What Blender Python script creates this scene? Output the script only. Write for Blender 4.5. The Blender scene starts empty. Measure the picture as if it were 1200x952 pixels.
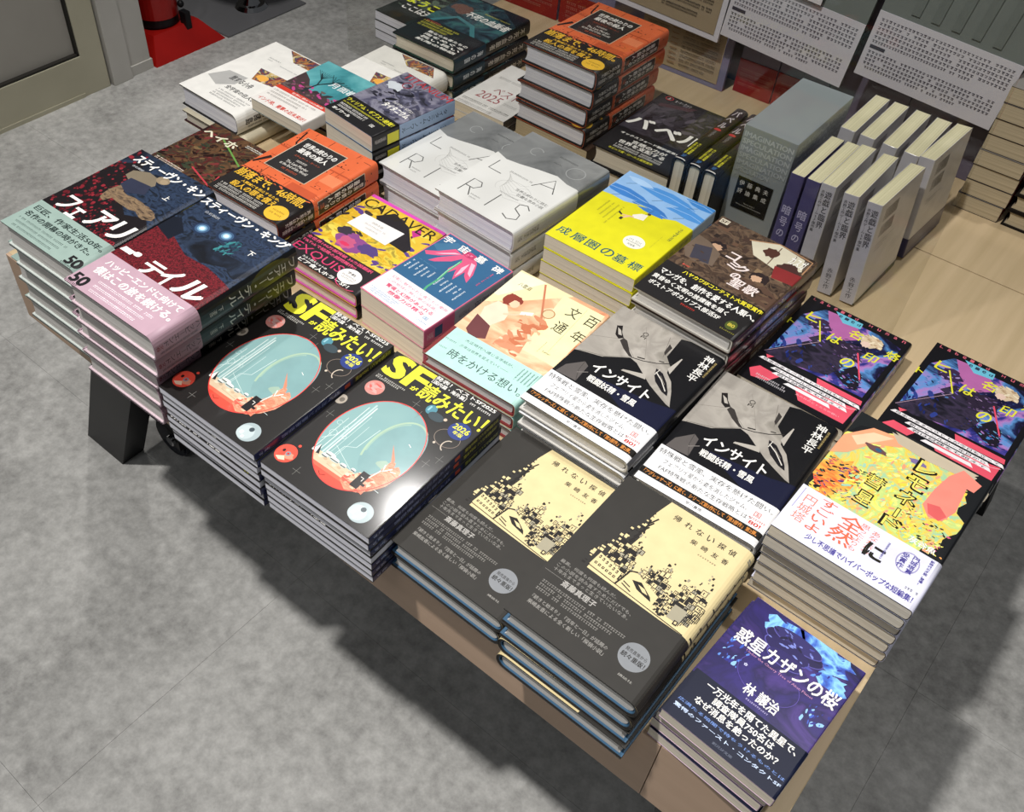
import bpy, bmesh, math, random
from mathutils import Vector, Matrix
R = math.radians
SC = bpy.context.scene
COL = SC.collection

# ------------------------------------------------------------------ camera
FPX = 1120.449
def cam_axes(yaw, pit, rol):
    ca, sa, cb, sb, cc, sc = math.cos(yaw), math.sin(yaw), math.cos(pit), math.sin(pit), math.cos(rol), math.sin(rol)
    fwd = Vector((sa*cb, ca*cb, -sb)); right = Vector((ca, -sa, 0)); up = right.cross(fwd)
    return cc*right + sc*up, -sc*right + cc*up, fwd
_r, _u, _f = cam_axes(-0.67699, 0.81724, 0.04244)
cd = bpy.data.cameras.new('camera'); cam = bpy.data.objects.new('camera', cd); COL.objects.link(cam)
cam.matrix_world = Matrix(((_r.x, _u.x, -_f.x, 0.4162), (_r.y, _u.y, -_f.y, -0.4004), (_r.z, _u.z, -_f.z, 0.7982), (0, 0, 0, 1)))
cd.sensor_fit = 'HORIZONTAL'; cd.sensor_width = 36.0; cd.lens = FPX*36.0/1200.0
cd.shift_x = (600-520.96)/1200.0; cd.shift_y = -(476-471.70)/1200.0
cd.clip_start = 0.02; cd.clip_end = 60
SC.camera = cam

# ------------------------------------------------------------------ world, lamps, exposure
SC.view_settings.view_transform = 'Standard'; SC.view_settings.look = 'None'
SC.view_settings.exposure = -0.75; SC.view_settings.gamma = 1.0; SC.view_settings.use_curve_mapping = False
W = bpy.data.worlds.new('shop_ambient'); SC.world = W; W.use_nodes = True
W.node_tree.nodes['Background'].inputs[0].default_value = (0.93, 0.97, 1.0, 1)
W.node_tree.nodes['Background'].inputs[1].default_value = 0.13
def lamp(name, loc, target, power, size, col=(1.0, 0.975, 0.945), spread=150):
    l = bpy.data.lights.new(name, 'AREA'); l.shape = 'DISK'; l.size = size; l.energy = power; l.color = col; l.spread = R(spread)
    o = bpy.data.objects.new(name, l); COL.objects.link(o); o.location = loc
    o.rotation_euler = (Vector(target) - Vector(loc)).to_track_quat('-Z', 'Y').to_euler()
    return o
lamp('ceiling_spot_front', (-0.32, -0.82, 3.00), (0.08, -0.10, 0), 31, 0.12, spread=78)
lamp('ceiling_spot_back', (-1.40, 1.63, 3.05), (0.1, -0.1, 0), 10, 0.12, spread=90)
lamp('ceiling_spot_high', (0.60, 1.30, 2.90), (0.0, -0.2, 0), 8, 0.12, spread=70)
lamp('front_fill', (0.4, -1.7, 2.9), (0, -0.1, 0), 6, 0.9, col=(0.97, 0.98, 1.0), spread=100)  # added soft fill to brighten the page edges facing the front
lamp('door_fill', (-1.25, 0.75, 2.8), (-2.1, 1.0, -0.4), 10, 0.3, spread=60)  # added fill to lift the door and the floor at far left

# ------------------------------------------------------------------ materials
MATS = {}
def s2l(c):
    if isinstance(c, str): c = tuple(int(c[i:i+2], 16)/255 for i in (0, 2, 4))
    return tuple((x/12.92 if x <= 0.04045 else ((x+0.055)/1.055)**2.4) for x in c)
def base_mat(name, rough=0.5, coat=0.0, metal=0.0, spec=0.25):
    m = bpy.data.materials.new(name); m.use_nodes = True
    b = m.node_tree.nodes['Principled BSDF']
    b.inputs['Roughness'].default_value = rough; b.inputs['Metallic'].default_value = metal
    b.inputs['Coat Weight'].default_value = coat; b.inputs['Coat Roughness'].default_value = 0.12
    b.inputs['Specular IOR Level'].default_value = spec
    return m, b
def ink(c, rough=0.42, coat=0.0):
    """plain printing ink of one colour, with a very faint paper mottling"""
    k = ('ink', c, rough, coat)
    if k in MATS: return MATS[k]
    m, b = base_mat('ink_%s_%d' % (c, int(rough*100)), rough, coat)
    nt = m.node_tree; n = nt.nodes.new('ShaderNodeTexNoise'); n.inputs['Scale'].default_value = 60
    tc = nt.nodes.new('ShaderNodeTexCoord'); nt.links.new(tc.outputs['Object'], n.inputs['Vector'])
    cr = nt.nodes.new('ShaderNodeValToRGB'); l = s2l(c)
    cr.color_ramp.elements[0].position = .3; cr.color_ramp.elements[1].position = .7
    cr.color_ramp.elements[0].color = (l[0]*.95, l[1]*.95, l[2]*.95, 1); cr.color_ramp.elements[1].color = (min(l[0]*1.04, 1), min(l[1]*1.04, 1), min(l[2]*1.04, 1), 1)
    nt.links.new(n.outputs['Fac'], cr.inputs[0]); nt.links.new(cr.outputs[0], b.inputs['Base Color'])
    MATS[k] = m; return m
def paint(name, cols, scale=30, detail=4, dist=0.6, rough=0.42, coat=0.0, stretch=(1, 1, 1), hard=False, rot=0, lo=.3, hi=.7):
    """painted artwork: noise through a ramp of the picture's colours, on the print's UV (metres)"""
    if name in MATS: return MATS[name]
    m, b = base_mat(name, rough, coat); nt = m.node_tree
    tc = nt.nodes.new('ShaderNodeTexCoord'); mp = nt.nodes.new('ShaderNodeMapping'); mp.inputs['Scale'].default_value = stretch; mp.inputs['Rotation'].default_value = (0, 0, rot)
    n = nt.nodes.new('ShaderNodeTexNoise'); n.inputs['Scale'].default_value = scale; n.inputs['Detail'].default_value = detail; n.inputs['Distortion'].default_value = dist
    nt.links.new(tc.outputs['UV'], mp.inputs[0]); nt.links.new(mp.outputs[0], n.inputs['Vector'])
    cr = nt.nodes.new('ShaderNodeValToRGB'); e = cr.color_ramp
    if hard: e.interpolation = 'CONSTANT'
    while len(e.elements) < len(cols): e.elements.new(.5)
    for i, c in enumerate(cols):
        e.elements[i].position = lo + (hi-lo)*i/max(len(cols)-1, 1); e.elements[i].color = s2l(c) + (1,)
    nt.links.new(n.outputs['Fac'], cr.inputs[0]); nt.links.new(cr.outputs[0], b.inputs['Base Color'])
    MATS[name] = m; return m
def paper_block(name, c, c2):
    if name in MATS: return MATS[name]
    m, b = base_mat(name, 0.8); nt = m.node_tree
    tc = nt.nodes.new('ShaderNodeTexCoord'); mp = nt.nodes.new('ShaderNodeMapping'); mp.inputs['Scale'].default_value = (4, 4, 900)
    n = nt.nodes.new('ShaderNodeTexNoise'); n.inputs['Scale'].default_value = 1.0; n.inputs['Detail'].default_value = 3
    nt.links.new(tc.outputs['Object'], mp.inputs[0]); nt.links.new(mp.outputs[0], n.inputs['Vector'])
    cr = nt.nodes.new('ShaderNodeValToRGB'); cr.color_ramp.elements[0].position = .3; cr.color_ramp.elements[1].position = .62
    cr.color_ramp.elements[0].color = s2l(c2)+(1,); cr.color_ramp.elements[1].color = s2l(c)+(1,)
    nt.links.new(n.outputs['Fac'], cr.inputs[0]); nt.links.new(cr.outputs[0], b.inputs['Base Color'])
    bp = nt.nodes.new('ShaderNodeBump'); bp.inputs['Strength'].default_value = .25; bp.inputs['Distance'].default_value = .0004
    nt.links.new(n.outputs['Fac'], bp.inputs['Height']); nt.links.new(bp.outputs[0], b.inputs['Normal'])
    MATS[name] = m; return m
def solid(name, c, c2=None, scale=8, rough=.6, metal=0, coat=0, bump=0, stretch=(1, 1, 1), detail=5, lo=.3, hi=.7):
    if name in MATS: return MATS[name]
    m, b = base_mat(name, rough, coat, metal); nt = m.node_tree
    tc = nt.nodes.new('ShaderNodeTexCoord'); mp = nt.nodes.new('ShaderNodeMapping'); mp.inputs['Scale'].default_value = stretch
    n = nt.nodes.new('ShaderNodeTexNoise'); n.inputs['Scale'].default_value = scale; n.inputs['Detail'].default_value = detail
    nt.links.new(tc.outputs['Object'], mp.inputs[0]); nt.links.new(mp.outputs[0], n.inputs['Vector'])
    cr = nt.nodes.new('ShaderNodeValToRGB'); cr.color_ramp.elements[0].position = lo; cr.color_ramp.elements[1].position = hi
    cr.color_ramp.elements[0].color = s2l(c2 or c)+(1,); cr.color_ramp.elements[1].color = s2l(c)+(1,)
    nt.links.new(n.outputs['Fac'], cr.inputs[0]); nt.links.new(cr.outputs[0], b.inputs['Base Color'])
    if bump:
        bp = nt.nodes.new('ShaderNodeBump'); bp.inputs['Strength'].default_value = bump; bp.inputs['Distance'].default_value = .001
        nt.links.new(n.outputs['Fac'], bp.inputs['Height']); nt.links.new(bp.outputs[0], b.inputs['Normal'])
    MATS[name] = m; return m
def floor_mat():
    m, b = base_mat('concrete_look_vinyl', .5, spec=.35); nt = m.node_tree
    gm = nt.nodes.new('ShaderNodeNewGeometry')
    n1 = nt.nodes.new('ShaderNodeTexNoise'); n1.inputs['Scale'].default_value = 4.5; n1.inputs['Detail'].default_value = 8; n1.inputs['Roughness'].default_value = .62
    n2 = nt.nodes.new('ShaderNodeTexNoise'); n2.inputs['Scale'].default_value = 48; n2.inputs['Detail'].default_value = 6; n2.inputs['Roughness'].default_value = .7
    mx = nt.nodes.new('ShaderNodeMix'); mx.data_type = 'FLOAT'; mx.inputs[0].default_value = .5
    nt.links.new(gm.outputs['Position'], n1.inputs['Vector']); nt.links.new(gm.outputs['Position'], n2.inputs['Vector'])
    nt.links.new(n1.outputs['Fac'], mx.inputs[2]); nt.links.new(n2.outputs['Fac'], mx.inputs[3])
    cr = nt.nodes.new('ShaderNodeValToRGB'); cr.color_ramp.elements[0].position = .36; cr.color_ramp.elements[1].position = .64
    cr.color_ramp.elements[0].color = s2l('8d8c89')+(1,); cr.color_ramp.elements[1].color = s2l('c9c8c4')+(1,)
    nt.links.new(mx.outputs[0], cr.inputs[0]); nt.links.new(cr.outputs[0], b.inputs['Base Color'])
    bp = nt.nodes.new('ShaderNodeBump'); bp.inputs['Strength'].default_value = .12; bp.inputs['Distance'].default_value = .002
    nt.links.new(n2.outputs['Fac'], bp.inputs['Height']); nt.links.new(bp.outputs[0], b.inputs['Normal'])
    return m
def acrylic_mat():
    m = bpy.data.materials.new('clear_acrylic'); m.use_nodes = True; nt = m.node_tree; nt.nodes.clear()
    o = nt.nodes.new('ShaderNodeOutputMaterial'); t = nt.nodes.new('ShaderNodeBsdfTransparent'); g = nt.nodes.new('ShaderNodeBsdfGlossy')
    f = nt.nodes.new('ShaderNodeLayerWeight'); x = nt.nodes.new('ShaderNodeMixShader')
    p = nt.nodes.new('ShaderNodeMath'); p.operation = 'POWER'; p.inputs[1].default_value = 5.0
    q = nt.nodes.new('ShaderNodeMath'); q.operation = 'MULTIPLY_ADD'; q.inputs[1].default_value = .35; q.inputs[2].default_value = .012
    nt.links.new(f.outputs['Facing'], p.inputs[0]); nt.links.new(p.outputs[0], q.inputs[0])
    t.inputs[0].default_value = (.93, .93, .92, 1); g.inputs['Roughness'].default_value = .03
    nt.links.new(q.outputs[0], x.inputs[0]); nt.links.new(t.outputs[0], x.inputs[1]); nt.links.new(g.outputs[0], x.inputs[2]); nt.links.new(x.outputs[0], o.inputs[0])
    return m

# ------------------------------------------------------------------ objects
def raw(name, verts, faces, mats, midx=None, uvs=None, parent=None, smooth=False, link=True):
    me = bpy.data.meshes.new(name); me.from_pydata(verts, [], faces)
    for m in (mats if isinstance(mats, list) else [mats]): me.materials.append(m)
    if midx: me.polygons.foreach_set('material_index', midx)
    if uvs:
        ul = me.uv_layers.new(name='UV')
        for l in me.loops: ul.data[l.index].uv = uvs[l.vertex_index]
    if smooth: me.polygons.foreach_set('use_smooth', [True]*len(me.polygons))
    me.update()
    o = bpy.data.objects.new(name, me); COL.objects.link(o)
    if parent: o.parent = parent
    return o
def empty(name, loc=(0, 0, 0), rz=0.0):
    o = bpy.data.objects.new(name, None); o.empty_display_size = .03; COL.objects.link(o); o.location = loc; o.rotation_euler = (0, 0, rz); return o
def tag(o, label=None, cat=None, group=None, kind=None):
    if label: o['label'] = label
    if cat: o['category'] = cat
    if group: o['group'] = group
    if kind: o['kind'] = kind
    return o
def from_bm(name, bm, mat, parent=None, smooth=False):
    me = bpy.data.meshes.new(name); bm.to_mesh(me); bm.free()
    for m in (mat if isinstance(mat, list) else [mat]): me.materials.append(m)
    if smooth: me.polygons.foreach_set('use_smooth', [True]*len(me.polygons))
    o = bpy.data.objects.new(name, me); COL.objects.link(o)
    if parent: o.parent = parent
    return o
def box_bm(x0, y0, z0, x1, y1, z1, bev=0.0, bm=None):
    b2 = bm or bmesh.new()
    r = bmesh.ops.create_cube(b2, size=1.0)
    bmesh.ops.scale(b2, vec=(x1-x0, y1-y0, z1-z0), verts=r['verts'])
    bmesh.ops.translate(b2, vec=((x0+x1)/2, (y0+y1)/2, (z0+z1)/2), verts=r['verts'])
    if bev: bmesh.ops.bevel(b2, geom=list({e for v in r['verts'] for e in v.link_edges}), offset=bev, segments=2, affect='EDGES', profile=.7)
    return b2
def box(name, a, b, mat, parent=None, bev=0.0): return from_bm(name, box_bm(*a, *b, bev), mat, parent)
def cyl(name, p, r1, r2, h, mat, parent=None, seg=24, axis='Z', bev=0.0):
    bm = bmesh.new(); bmesh.ops.create_cone(bm, cap_ends=True, segments=seg, radius1=r1, radius2=r2, depth=h)
    if bev: bmesh.ops.bevel(bm, geom=[e for e in bm.edges if abs(e.verts[0].co.z-e.verts[1].co.z) < 1e-6], offset=bev, segments=2, affect='EDGES')
    if axis == 'X': bmesh.ops.rotate(bm, matrix=Matrix.Rotation(R(90), 3, 'Y'), verts=bm.verts)
    if axis == 'Y': bmesh.ops.rotate(bm, matrix=Matrix.Rotation(R(90), 3, 'X'), verts=bm.verts)
    bmesh.ops.translate(bm, vec=p, verts=bm.verts)
    return from_bm(name, bm, mat, parent, smooth=False)
def copy_tree(o):
    c = o.copy(); COL.objects.link(c)
    for ch in o.children:
        d = ch.copy(); COL.objects.link(d); d.parent = c
    return c

# ------------------------------------------------------------------ lettering
GLY = {}
def glyphs(s, vert=False):
    """outline of a line of lettering scaled to a unit box"""
    k = (s, vert)
    if k in GLY: return GLY[k]
    c = bpy.data.curves.new('lettering', 'FONT'); c.resolution_u = 3 if len(s) <= 3 else (2 if len(s) < 14 else 1)
    if vert:
        c.body = '\n'.join(s.replace('ー', '｜')); c.align_x = 'CENTER'; c.space_line = 1.02
    else: c.body = s
    o = bpy.data.objects.new('lettering', c); COL.objects.link(o)
    me = bpy.data.meshes.new_from_object(o.evaluated_get(bpy.context.evaluated_depsgraph_get()))
    v = [(p.co.x, p.co.y) for p in me.vertices]; f = [tuple(p.vertices) for p in me.polygons]
    bpy.data.objects.remove(o); bpy.data.curves.remove(c); bpy.data.meshes.remove(me)
    sx = sy = 1.0
    if v:
        x0 = min(p[0] for p in v); x1 = max(p[0] for p in v); y0 = min(p[1] for p in v); y1 = max(p[1] for p in v)
        sx = 1/max(x1-x0, 1e-6); sy = 1/max(y1-y0, 1e-6)
        v = [((p[0]-x0)*sx, (p[1]-y0)*sy) for p in v]
    GLY[k] = (v, f, sx, sy); return GLY[k]

class Art:
    """a stack of printed shapes in cover coordinates: u 0-1 across the front, 1-2 over the spine, 2-3 over the back; v 0-1 up"""
    def __init__(s, rough=.42, coat=0.0): s.items = []; s.rough = rough; s.coat = coat
    def m(s, c): return ink(c, s.rough, s.coat) if isinstance(c, str) and len(c) == 6 and c[0] in '0123456789abcdef' else (MATS[c] if isinstance(c, str) else c)
    def add(s, v, f, c, cl=None): s.items.append((v, f, s.m(c), cl)); return s
    def poly(s, pts, c): return s.add(list(pts), [tuple(range(len(pts)))], c)
    def rect(s, x0, y0, x1, y1, c): return s.poly([(x0, y0), (x1, y0), (x1, y1), (x0, y1)], c)
    def ell(s, cx, cy, rx, ry, c, n=40, a0=0, a1=360):
        pts = [(cx+rx*math.cos(R(a0+(a1-a0)*i/n)), cy+ry*math.sin(R(a0+(a1-a0)*i/n))) for i in range(n + (0 if a1-a0 == 360 else 1))]
        return s.poly(pts, c)
    def ring(s, cx, cy, rx, ry, w, c, n=48, a0=0, a1=360, asp=1.4):
        v = []; f = []
        for i in range(n+1):
            a = R(a0+(a1-a0)*i/n); ca, sa = math.cos(a), math.sin(a)
            v += [(cx+rx*ca, cy+ry*sa), (cx+(rx-w)*ca, cy+(ry-w/asp)*sa)]
            if i: f.append((2*i-2, 2*i, 2*i+1, 2*i-1))
        return s.add(v, f, c)
    def line(s, pts, w, c, asp=1.42):
        v = []; f = []
        for i, p in enumerate(pts):
            a = pts[max(i-1, 0)]; b = pts[min(i+1, len(pts)-1)]
            dx, dy = b[0]-a[0], (b[1]-a[1])*asp; L = math.hypot(dx, dy) or 1
            nx, ny = -dy/L*w/2, dx/L*w/2/asp
            v += [(p[0]+nx, p[1]+ny), (p[0]-nx, p[1]-ny)]
            if i: f.append((2*i-2, 2*i, 2*i+1, 2*i-1))
        return s.add(v, f, c)
    def blob(s, cx, cy, rx, ry, c, seed=0, j=.25, n=18):
        rg = random.Random(seed)
        return s.poly([(cx+rx*(1+rg.uniform(-j, j))*math.cos(2*math.pi*i/n), cy+ry*(1+rg.uniform(-j, j))*math.sin(2*math.pi*i/n)) for i in range(n)], c)
    def T(s, t, x0, y0, x1, y1, c, bold=0.0, vert=False, shear=0.0, rot=0):
        v, f, sx, sy = glyphs(t, vert)
        if bold > .02 and any('\u4e00' <= ch <= '\u9fff' for ch in t): bold = .02
        bx, by = min(bold, .04)*sx, min(bold, .04)*.7*sy
        # bold strokes: the line is overprinted with small shifts, one thin layer above the other
        for dx, dy in (((-bx, -by), (bx, -by), (-bx, by), (bx, by)) if bold > 0 else ((0, 0),)):
            w = [(a+dx, b+dy) for a, b in v]
            if rot == 90: w = [(1-b, a) for a, b in w]      # reads upward
            if rot == -90: w = [(b, 1-a) for a, b in w]     # reads downward
            s.add([(x0+(x1-x0)*a+shear*b*(x1-x0), y0+(y1-y0)*b) for a, b in w], f, c)
        return s
    def tiny(s, x0, y0, x1, y1, c, seed=0, n=None, vert=False):
        """a line of print too small to read"""
        rg = random.Random(seed*7+3); v = []; f = []
        n = n or int(abs((y1-y0) if vert else (x1-x0))/(.012 if vert else .018))+1
        for i in range(n):
            if rg.random() < .07: continue
            if vert: a, b, c0, d = x0, y1+(y0-y1)*(i+.85)/n, x1, y1+(y0-y1)*(i+.1)/n
            else: a, b, c0, d = x0+(x1-x0)*(i+.1)/n, y0, x0+(x1-x0)*(i+.82)/n, y1
            W_, H_ = c0-a, d-b
            m_ = rg.uniform(.3, .7)
            for (p, q, r, t) in ((0, rg.uniform(.62, .74), 1, rg.uniform(.86, 1)), (rg.uniform(0, .3), 0, rg.uniform(.7, 1), .24), (m_, .25, m_+.22, .61)):
                o = len(v); v += [(a+W_*p, b+H_*q), (a+W_*r, b+H_*q), (a+W_*r, b+H_*t), (a+W_*p, b+H_*t)]; f.append((o, o+1, o+2, o+3))
        return s.add(v, f, c)
    def splash(s, x0, y0, x1, y1, cols, n, size, seed=0, asp=1.4, ang=0):
        rg = random.Random(seed)
        for i in range(n):
            cx, cy = rg.uniform(x0, x1), rg.uniform(y0, y1); L = size*rg.uniform(.5, 1.6); w = L*rg.uniform(.2, .5); a = R(ang)+rg.uniform(-.7, .7)
            ca, sa = math.cos(a), math.sin(a); pts = []
            for k in range(7):
                t = 2*math.pi*k/7; p, q = L/2*math.cos(t)*rg.uniform(.7, 1.1), w/2*math.sin(t)*rg.uniform(.7, 1.2)
                pts.append((min(max(cx+p*ca-q*sa, x0), x1), min(max(cy+(p*sa+q*ca)/asp, y0), y1)))
            s.poly(pts, rg.choice(cols))
        return s

# ------------------------------------------------------------------ a book
def wrap_profile(w, t, b, n, seg=12, off=0.0):
    """outline of a closed book seen from its foot: front board, back, rear board; off grows it"""
    pts = [(0.0, t+off)]
    for i in range(seg+1):
        a = R(90-180*i/seg); c, s_ = math.cos(a), math.sin(a)
        x = w-b+(b+off)*abs(c)**(2/n); z = t/2+(t/2+off)*(1 if s_ >= 0 else -1)*abs(s_)**(2/n)
        pts.append((x, z))
    pts.append((0.0, -off)); return pts
def arc(pts):
    L = [0.0]
    for a, b in zip(pts, pts[1:]): L.append(L[-1]+math.hypot(b[0]-a[0], b[1]-a[1]))
    return L
def shell(name, prof, th, y0, y1, mat, parent, x_in=0.0, smooth=True, back_in=None):
    """bent sheet of thickness th following the profile"""
    N = len(prof); nor = []
    for i in range(N):
        a = prof[max(i-1, 0)]; b = prof[min(i+1, N-1)]; dx, dz = b[0]-a[0], b[1]-a[1]; L = math.hypot(dx, dz) or 1
        nor.append((-dz/L, dx/L))
    nor[0] = (0, 1); nor[1] = (0, 1); nor[-1] = (0, -1); nor[-2] = (0, -1)
    outer = list(prof); inner = [(p[0]-(-n[0])*th*1.0 if False else p[0]-abs(n[0])*th*(1 if i not in (0, N-1) else 0), p[1]-n[1]*th*(1 if n[1] > 0 else 1)) for i, (p, n) in enumerate(zip(prof, nor))]
    ring = outer+inner[::-1]; M = len(ring)
    v = [(p[0]+x_in if p[0] == 0 else p[0], y0, p[1]) for p in ring]+[(p[0]+x_in if p[0] == 0 else p[0], y1, p[1]) for p in ring]
    f = [(i, (i+1) % M, M+(i+1) % M, M+i) for i in range(M)]
    for i in range(N-1):
        j = M-1-i
        f.append((i, j, j-1, i+1)); f.append((M+i, M+i+1, M+j-1, M+j))
    o = raw(name, v, f, mat, parent=parent)
    me = o.data
    sm = [smooth and 0 < i < N-2 and 1 <= i for i in range(M)] + [False]*(len(f)-M)
    me.polygons.foreach_set('use_smooth', sm)
    return o
def page_block(parent, w, t, h, b, n, ct, inset, hard, mat, gap=0.0):
    tz0, tz1 = ct, t-ct; pts = []
    k = 7
    for i in range(k):
        s_ = i/(k-1); z = tz0+(tz1-tz0)*s_
        x = inset + (.0035*(1-(2*s_-1)**2) if hard else 0)
        pts.append((x, z))
    bb = max(b-ct, .001)
    for i in range(9):
        a = R(90-180*i/8); c, s_ = math.cos(a), math.sin(a)
        pts.append((w-ct-bb-(.002 if hard else 0)+bb*abs(c)**(2/n), (tz0+tz1)/2+(tz1-tz0)/2*(1 if s_ >= 0 else -1)*abs(s_)**(2/n)))
    M = len(pts); y0, y1 = inset, h-inset
    v = [(p[0], y0, p[1]) for p in pts]+[(p[0], y1, p[1]) for p in pts]
    f = [(i, (i+1) % M, M+(i+1) % M, M+i) for i in range(M)]+[tuple(range(M))[::-1], tuple(range(M, 2*M))]
    o = raw('page_block', v, f, mat, parent=parent)
    bm = bmesh.new(); bm.from_mesh(o.data); bmesh.ops.recalc_face_normals(bm, faces=bm.faces); bm.to_mesh(o.data); bm.free()
    return o
def wrap_print(name, art, w, t, h, b, n, parent, lift=.00006):
    """bends the flat print round the jacket"""
    step = min(.000008, .0002/max(len(art.items), 1))
    prof = wrap_profile(w, t, b, n, off=lift); A = arc(prof); tot = A[-1]
    mid = tot/2; fl = A[1]                     # end of the flat front
    half = min(t/2, mid-fl)
    s1, s2 = mid-half*.92, mid+half*.92
    def U(u):
        if u <= 1: return u*s1 if fl <= 0 else u*s1
        if u <= 2: return s1+(u-1)*(s2-s1)
        return s2+(u-2)*(tot-s2)
    V = []; F = []; MI = []; UVs = []; mats = []; lay = 0
    cuts = [a for a in A[1:-1]]
    for (v, f, m, cl) in art.items:
        lay += 1
        if m not in mats: mats.append(m)
        mi = mats.index(m)
        p2 = [(U(a), min(max(bv, 0.001), .999)*h) for a, bv in v]
        lo = min(p[0] for p in p2); hi = max(p[0] for p in p2)
        fc = [tuple(q) for q in f]
        inside = [c for c in cuts if lo < c < hi]
        if inside:
            bm = bmesh.new(); bv_ = [bm.verts.new((p[0], p[1], 0)) for p in p2]
            for q in fc:
                try: bm.faces.new([bv_[i] for i in q])
                except ValueError: pass
            for c in inside:
                bmesh.ops.bisect_plane(bm, geom=bm.verts[:]+bm.edges[:]+bm.faces[:], plane_co=(c, 0, 0), plane_no=(1, 0, 0), dist=1e-7)
            bm.verts.index_update(); p2 = [(x.co.x, x.co.y) for x in bm.verts]; fc = [tuple(x.index for x in q.verts) for q in bm.faces]; bm.free()
        o = len(V)
        e = lay*step
        for (u, y) in p2:
            u = min(max(u, 0), tot); k = 1
            while k < len(A)-1 and A[k] < u: k += 1
            tt = (u-A[k-1])/max(A[k]-A[k-1], 1e-9); a, c = prof[k-1], prof[k]
            dx, dz = c[0]-a[0], c[1]-a[1]; L = math.hypot(dx, dz) or 1
            V.append((a[0]+dx*tt-dz/L*e, y, a[1]+dz*tt+dx/L*e)); UVs.append((u, y))
        F += [tuple(o+i for i in q) for q in fc]; MI += [mi]*len(fc)
    o = raw(name, V, F, mats, MI, UVs, parent)
    # make every face look outwards
    me = o.data; bad = []
    cx, cz = w*.5, t*.5
    for p in me.polygons:
        c = p.center; nn = p.normal
        out = Vector((0, 0, 1)) if c.x < w-b and c.z > cz else (Vector((0, 0, -1)) if c.x < w-b else Vector((c.x-(w-b*1.2), 0, (c.z-cz)*.6)))
        if nn.dot(out) < 0: bad.append(p.index)
    if bad:
        bm = bmesh.new(); bm.from_mesh(me); bm.faces.ensure_lookup_table(); bmesh.ops.reverse_faces(bm, faces=[bm.faces[i] for i in bad]); bm.to_mesh(me); bm.free()
    return o

DESIGN = {}
def design(name, w, h, t, hard, jacket, art, band=None, band_h=0, band_art=None, pages='cream', case='e8e4dc', b=None, n=None, name3='book', rough=.42, coat=0.0, y0band=0.0, flaps=None):
    DESIGN[name] = dict(w=w, h=h, t=t, hard=hard, jacket=jacket, art=art, band=band, band_h=band_h, band_art=band_art, pages=pages, case=case,
                        b=b if b is not None else (.008 if hard else .0022), n=n or (2.5 if hard else 5), nm=name3, rough=rough, coat=coat, flaps=flaps, proto=None)
PAGES = dict(cream=('ebe2d0', 'd2c9b7'), white=('f0f0f6', 'cecedb'), grey=('e2dfda', 'c4c0ba'), yellow=('e6e0bc', 'c2bc98'), wood=('c4b597', 'a3957a'))
def build_book(key):
    d = DESIGN[key]; w, h, t, b, n = d['w'], d['h'], d['t'], d['b'], d['n']
    root = empty(d['nm'])
    pm = paper_block('pages_'+d['pages'], *PAGES[d['pages']])
    js = d['jacket'] if not isinstance(d['jacket'], str) or d['jacket'] in MATS else ink(d['jacket'], d['rough'], d['coat'])
    if isinstance(js, str): js = MATS[js]
    e = .0008 if d['band'] else .0003   # keep every wrap inside the book's full thickness
    if d['hard']:
        ct = .0022
        T = t-2*e-.0006
        P = wrap_profile(w, T, b, n)
        page_block(root, w, T, h, b, n, ct, .003, True, pm)
        shell('case', P, ct-.0002, 0.0006, h-.0006, ink(d['case'], .6), root)
        if d['flaps']: shell('endpaper', wrap_profile(w, T, b, n, off=-ct), .0006, 0.001, h-.001, ink(d['flaps'], .5), root)
        P2 = wrap_profile(w, T, b, n, off=.00035)
        shell('jacket', P2, .0003, 0, h, js, root)
        up = .00035
    else:
        ct = .0004; T = t-2*e-.0002
        page_block(root, w, T, h, b, n, ct, .0004, False, pm)
        P2 = wrap_profile(w, T, b, n, off=.0001)
        shell('cover', P2, .0004, 0, h, js, root); up = .0001
    wrap_print('cover_print', d['art'], w, T, h, b, n, root, lift=up+.00004)
    if d['band']:
        bm_ = d['band'] if not isinstance(d['band'], str) else (MATS[d['band']] if d['band'] in MATS else ink(d['band'], .45))
        P3 = wrap_profile(w, T, b, n, off=up+.0004)
        shell('paper_band', P3, .00015, 0.0, h*d['band_h'], bm_, root)
        if d['band_art']: wrap_print('band_print', d['band_art'], w, T, h*d['band_h'], b, n, root, lift=up+.00043)
    for ch in root.children: ch.location.z += e + (.0003 if d['hard'] else .0001)
    d['proto'] = root; return root
def get_book(key):
    d = DESIGN[key]
    if d['proto'] is None: return build_book(key)
    return copy_tree(d['proto'])
ORD = ['', 'topmost', 'second', 'third', 'fourth', 'fifth', 'sixth', 'seventh', 'eighth', 'ninth', 'tenth']
def stack(key, ztop, count, x, y, r, what, where, drift=(0, 0), flips=(), seed=1, jit=.0015, base=0.0, group=None, offs=None):
    d = DESIGN[key]; rg = random.Random(seed); pitch = (ztop-base)/count
    for i in range(count):
        o = get_book(key); j = 0 if i == 0 else jit
        z = ztop-(i+1)*pitch+(pitch-d['t'])/2
        ox, oy = (offs[i] if offs else (drift[0]*i, drift[1]*i))
        px, py, rr = x+ox+rg.uniform(-j, j), y+oy+rg.uniform(-j, j), r+rg.uniform(-j, j)*4
        if i in flips:
            c, s_ = math.cos(rr), math.sin(rr); px += c*d['w']-s_*d['h']; py += s_*d['w']+c*d['h']; rr += math.pi
        o.location = (px, py, z); o.rotation_euler = (0, 0, rr)
        pos = 'on top of' if i == 0 else ORD[i+1]+' from the top in'
        tag(o, '%s, %s %s' % (what, pos, where), 'book', group or ('copies of the '+what))
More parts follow.
